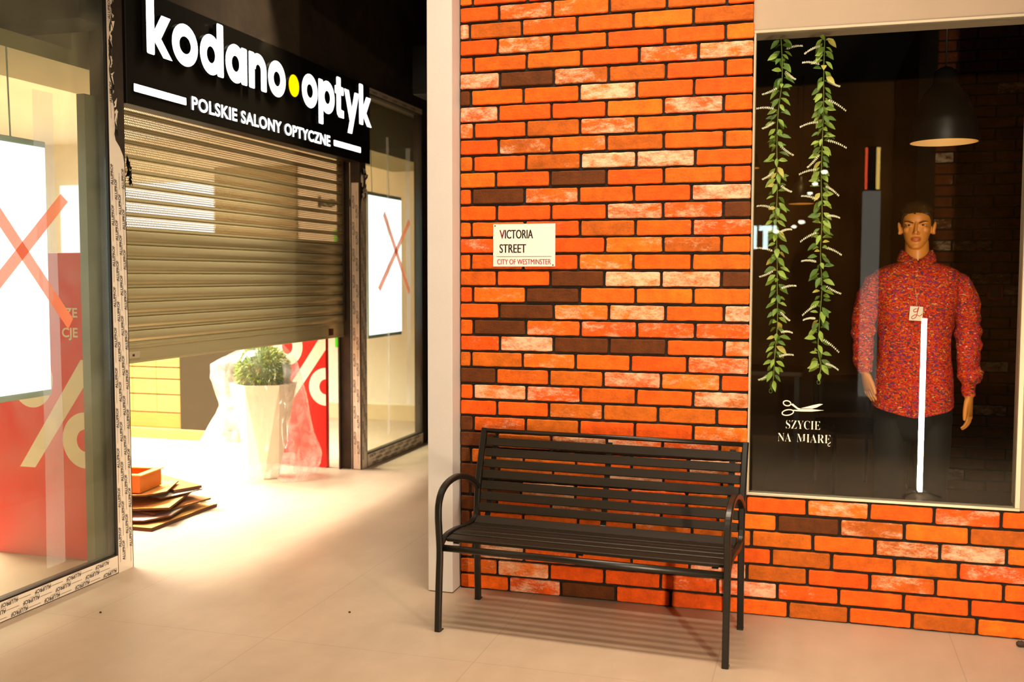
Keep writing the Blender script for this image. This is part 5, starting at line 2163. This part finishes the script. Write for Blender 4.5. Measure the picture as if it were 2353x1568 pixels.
pendant('large black bell-shaped pendant lamp with an orange glow hanging beside the mannequin', (2.242, 1.0, 2.203), 0.167, 3.3, 9)
pendant('small distant pendant lamp glowing orange between the two garlands', (1.494, 4.9, 2.172), 0.112, 3.3, 10)
pendant('small distant pendant lamp half hidden by the brick edge of the window', (1.03, 4.9, 2.50), 0.100, 3.3, 10)

# ------------------------------------------------------------------ dark furniture in the tailor's shop
CHM = mat('dark_chair_leather', lin('#1c1611'), rough=0.5)
ch = thing('chair', 'dark upholstered chair half lost in the gloom behind the lettering on the window', 'chair', (1.90, 3.05, 0.0), radians(18))
mb = MB(); mb.box((-0.21, -0.21, 0.42), (0.21, 0.21, 0.49), bev=0.02); mb.build('seat', CHM, ch)
mb = MB()
mb.loft([[Vector((x * 0.21, 0.19 + 0.03 * (1 - x * x) + d_, z)) for x, d_ in ((-1, 0), (-.6, 0), (0, 0), (.6, 0), (1, 0), (1, .03), (.6, .03), (0, .03), (-.6, .03), (-1, .03))] for z in (0.52, 0.62, 0.74, 0.80)], smooth=True)
mb.build('backrest', CHM, ch)
for sx in (-1, 1):
    for sy in (-1, 1):
        mb = MB()
        mb.tube([(sx * 0.19, sy * 0.19, 0.0), (sx * 0.18, sy * 0.18, 0.42)] if sy < 0 else [(sx * 0.19, 0.21, 0.0), (sx * 0.185, 0.19, 0.42), (sx * 0.19, 0.205, 0.78)], 0.014, 8)
        mb.build('leg', CHM, ch)
tb = thing('table', 'low dark shop table at the back between the garlands', 'table', (0.95, 4.4, 0.0))
mb = MB(); mb.box((-0.6, -0.35, 0.70), (0.6, 0.35, 0.74), bev=0.004); mb.build('tabletop', mat('dark_walnut', lin('#5b3a1a'), rough=0.5, noise_amt=0.2, noise_scale=4, stretch=(1, 8, 1)), tb)
for sx in (-1, 1):
    for sy in (-1, 1):
        mb = MB(); mb.box((sx * 0.55 - 0.02, sy * 0.3 - 0.02, 0), (sx * 0.55 + 0.02, sy * 0.3 + 0.02, 0.70)); mb.build('leg', CHM, tb)
wb = thing('wall_box', 'small square red-rimmed box mounted on the dark brick wall beyond the mannequin', 'wall box', (2.838, 3.197, 1.415))
mb = MB(); mb.box((-0.052, -0.03, -0.052), (0.052, 0.0, 0.052), bev=0.006); mb.build('case', mat('wall_box_red', lin('#a03018'), rough=0.5), wb)
mb = MB(); mb.box((-0.034, -0.032, -0.034), (0.034, -0.0295, 0.034), bev=0.001); mb.build('face', mat('wall_box_dark', lin('#231a14'), rough=0.4), wb)

# ------------------------------------------------------------------ across the concourse: what the window glass mirrors
lt = thing('light_tube', 'slim upright white light tube on a tripod, mirrored before the mannequin in the window', 'lamp', (2.356, -2.880, 0.0))
mb = MB(); mb.tube([(0, 0, 0.03), (0, 0, 1.235)], 0.0165, 16); mb.build('tube', emit_mat('white_light_tube', (1.0, 0.82, 0.58), 680), lt)
mb = MB(); mb.tube([(0, 0, 1.2355), (0, 0, 1.262)], 0.018, 16); mb.build('end_cap', BLK, lt)
for k in range(3):
    a = 2 * pi * k / 3 + 0.4
    mb = MB(); mb.tube([(0, 0, 0.040), (0.10 * cos(a), 0.10 * sin(a), 0.018), (0.15 * cos(a), 0.15 * sin(a), 0.006)], 0.006, 8); mb.build('leg', BLK, lt)
col = thing('lit_column', 'grey lit column mirrored in the window above the mannequin sleeve', 'column', (2.285, -9.0, 0.0))
mb = MB(); mb.box((-0.105, -0.2, 0.0), (0.105, 0.0, 2.60), bev=0.004); mb.build('shaft', emit_mat('grey_lit_acrylic', (1.0, 0.90, 0.72), 1.2), col)
mb = MB(); mb.box((-0.09, -0.2, 2.605), (0.09, 0.0, 3.16), bev=0.004); mb.build('head', BLK, col)
for x0, x1, c in ((-0.088, -0.060, (1.0, 0.10, 0.03)), (0.045, 0.088, (1.0, 0.62, 0.15))):
    mb = MB(); mb.box((x0, 0.0005, 2.62), (x1, 0.003, 3.14)); mb.build('light_strip', emit_mat('column_strip', c, 9), col)
ls = thing('letter_sign', 'glowing white capital letters of a shop across the hall, mirrored beside the brick edge', 'sign', (0.83, -9.0, 1.88))
for nm, polys in (('letter', [rrect(0.0, 0.0, 0.055, 0.30, 0.006)]), ('letter', [rrect(0.135, 0.0, 0.195, 0.24, 0.006), rrect(0.085, 0.235, 0.245, 0.30, 0.006)]), ('apostrophe', [rrect(0.262, 0.235, 0.305, 0.30, 0.006)])):
    mb = MB()
    for pl in polys:
        mb.prism(pl, (0, 0, 0), X_, Z_, -0.03)
    mb.build(nm, emit_mat('cool_letter', (0.80, 1.0, 0.96), 16), ls)
for i, (x, z, r_) in enumerate(((1.442, 2.222, 0.033), (1.347, 2.162, 0.026), (1.127, 2.103, 0.03), (1.711, 2.849, 0.032), (1.598, 2.704, 0.028), (1.537, 2.584, 0.026))):
    mb = MB()
    mb.ellipsoid((0, 0, 0), (r_ * 1.3, 0.01, r_ * 0.75), 16, 8)
    o = mb.build('ceiling_spotlight', emit_mat('spot_glow', (1.0, 0.94, 0.74), 22), None, (x, -9.0, z))
    tag(o, ['bright round spotlight mirrored between the garlands, highest of the low pair', 'small round spotlight mirrored between the garlands, dimmer of the low pair', 'round spotlight mirrored on the garland beside the glowing letters', 'round spotlight mirrored beside the column strips, topmost of three', 'round spotlight mirrored beside the column strips, middle of three', 'round spotlight mirrored beside the column strips, lowest of three'][i], 'spotlight', 'spotlights across the hall')
mb = MB()
mb.box((-7.0, -11.0, 0.0), (6.0, -10.9, 4.3))
struct(mb.build('wall_opposite', mat('opposite_amber_wall', lin('#b9853f'), rough=0.8, noise_amt=0.5, noise_scale=0.8)))
area('opposite_shop_light', (0.6, -9.6, 3.6), (0.6, -10.9, 1.6), 3.0, 0.4, 30, (1.0, 0.62, 0.25))
# added fill spots: one brightens the mannequin, one tints the rear wall amber
spot('mannequin_fill_spot', (1.75, 0.16, 3.2), (2.08, 0.80, 1.45), 84, (1.0, 0.70, 0.36), 55)
spot('rear_wall_fill_spot', (1.4, 4.3, 3.1), (1.35, 5.4, 1.35), 13, (1.0, 0.60, 0.22), 52)
# ceiling spotlight that grazes the shop sign
spot('sign_spotlight', (XS + 0.075, 1.26, 3.06), (XS + 0.0, 1.26, 2.90), 1.6, (1.0, 0.78, 0.45), 85)

# ------------------------------------------------------------------ bits on the floor
for nm, loc, r_, lab in (('crumpled_leaf', (2.475, -0.085, 0.0), 0.020, 'small dark crumpled scrap on the floor at the foot of the brick wall'),
                         ('floor_crumb', (0.0, 0.0, 0.0), 0.006, 'tiny dark crumb on the bare floor in front of the cream pilaster'),
                         ('floor_crumb', (0.0, 0.0, 0.0), 0.006, 'tiny dark crumb on the bare floor in front of the film-wrapped post')):
    mb = MB()
    rnd = random.Random(len(lab))
    mb.ellipsoid((0, 0, r_ * 0.55), (r_, r_ * 0.8, r_ * 0.55), 10, 7)
    mb.v = [(v[0] * (1 + rnd.uniform(-.25, .25)), v[1] * (1 + rnd.uniform(-.25, .25)), max(0.0, v[2] * (1 + rnd.uniform(-.3, .3)))) for v in mb.v]
    if nm == 'floor_crumb':
        loc = (-0.357, -0.5, 0.0) if 'pilaster' in lab else (-1.43, -0.83, 0.0)
    o = mb.build(nm, mat('scrap_brown', lin('#3a2a1a'), rough=0.8), None, loc)
    tag(o, lab, 'scrap')
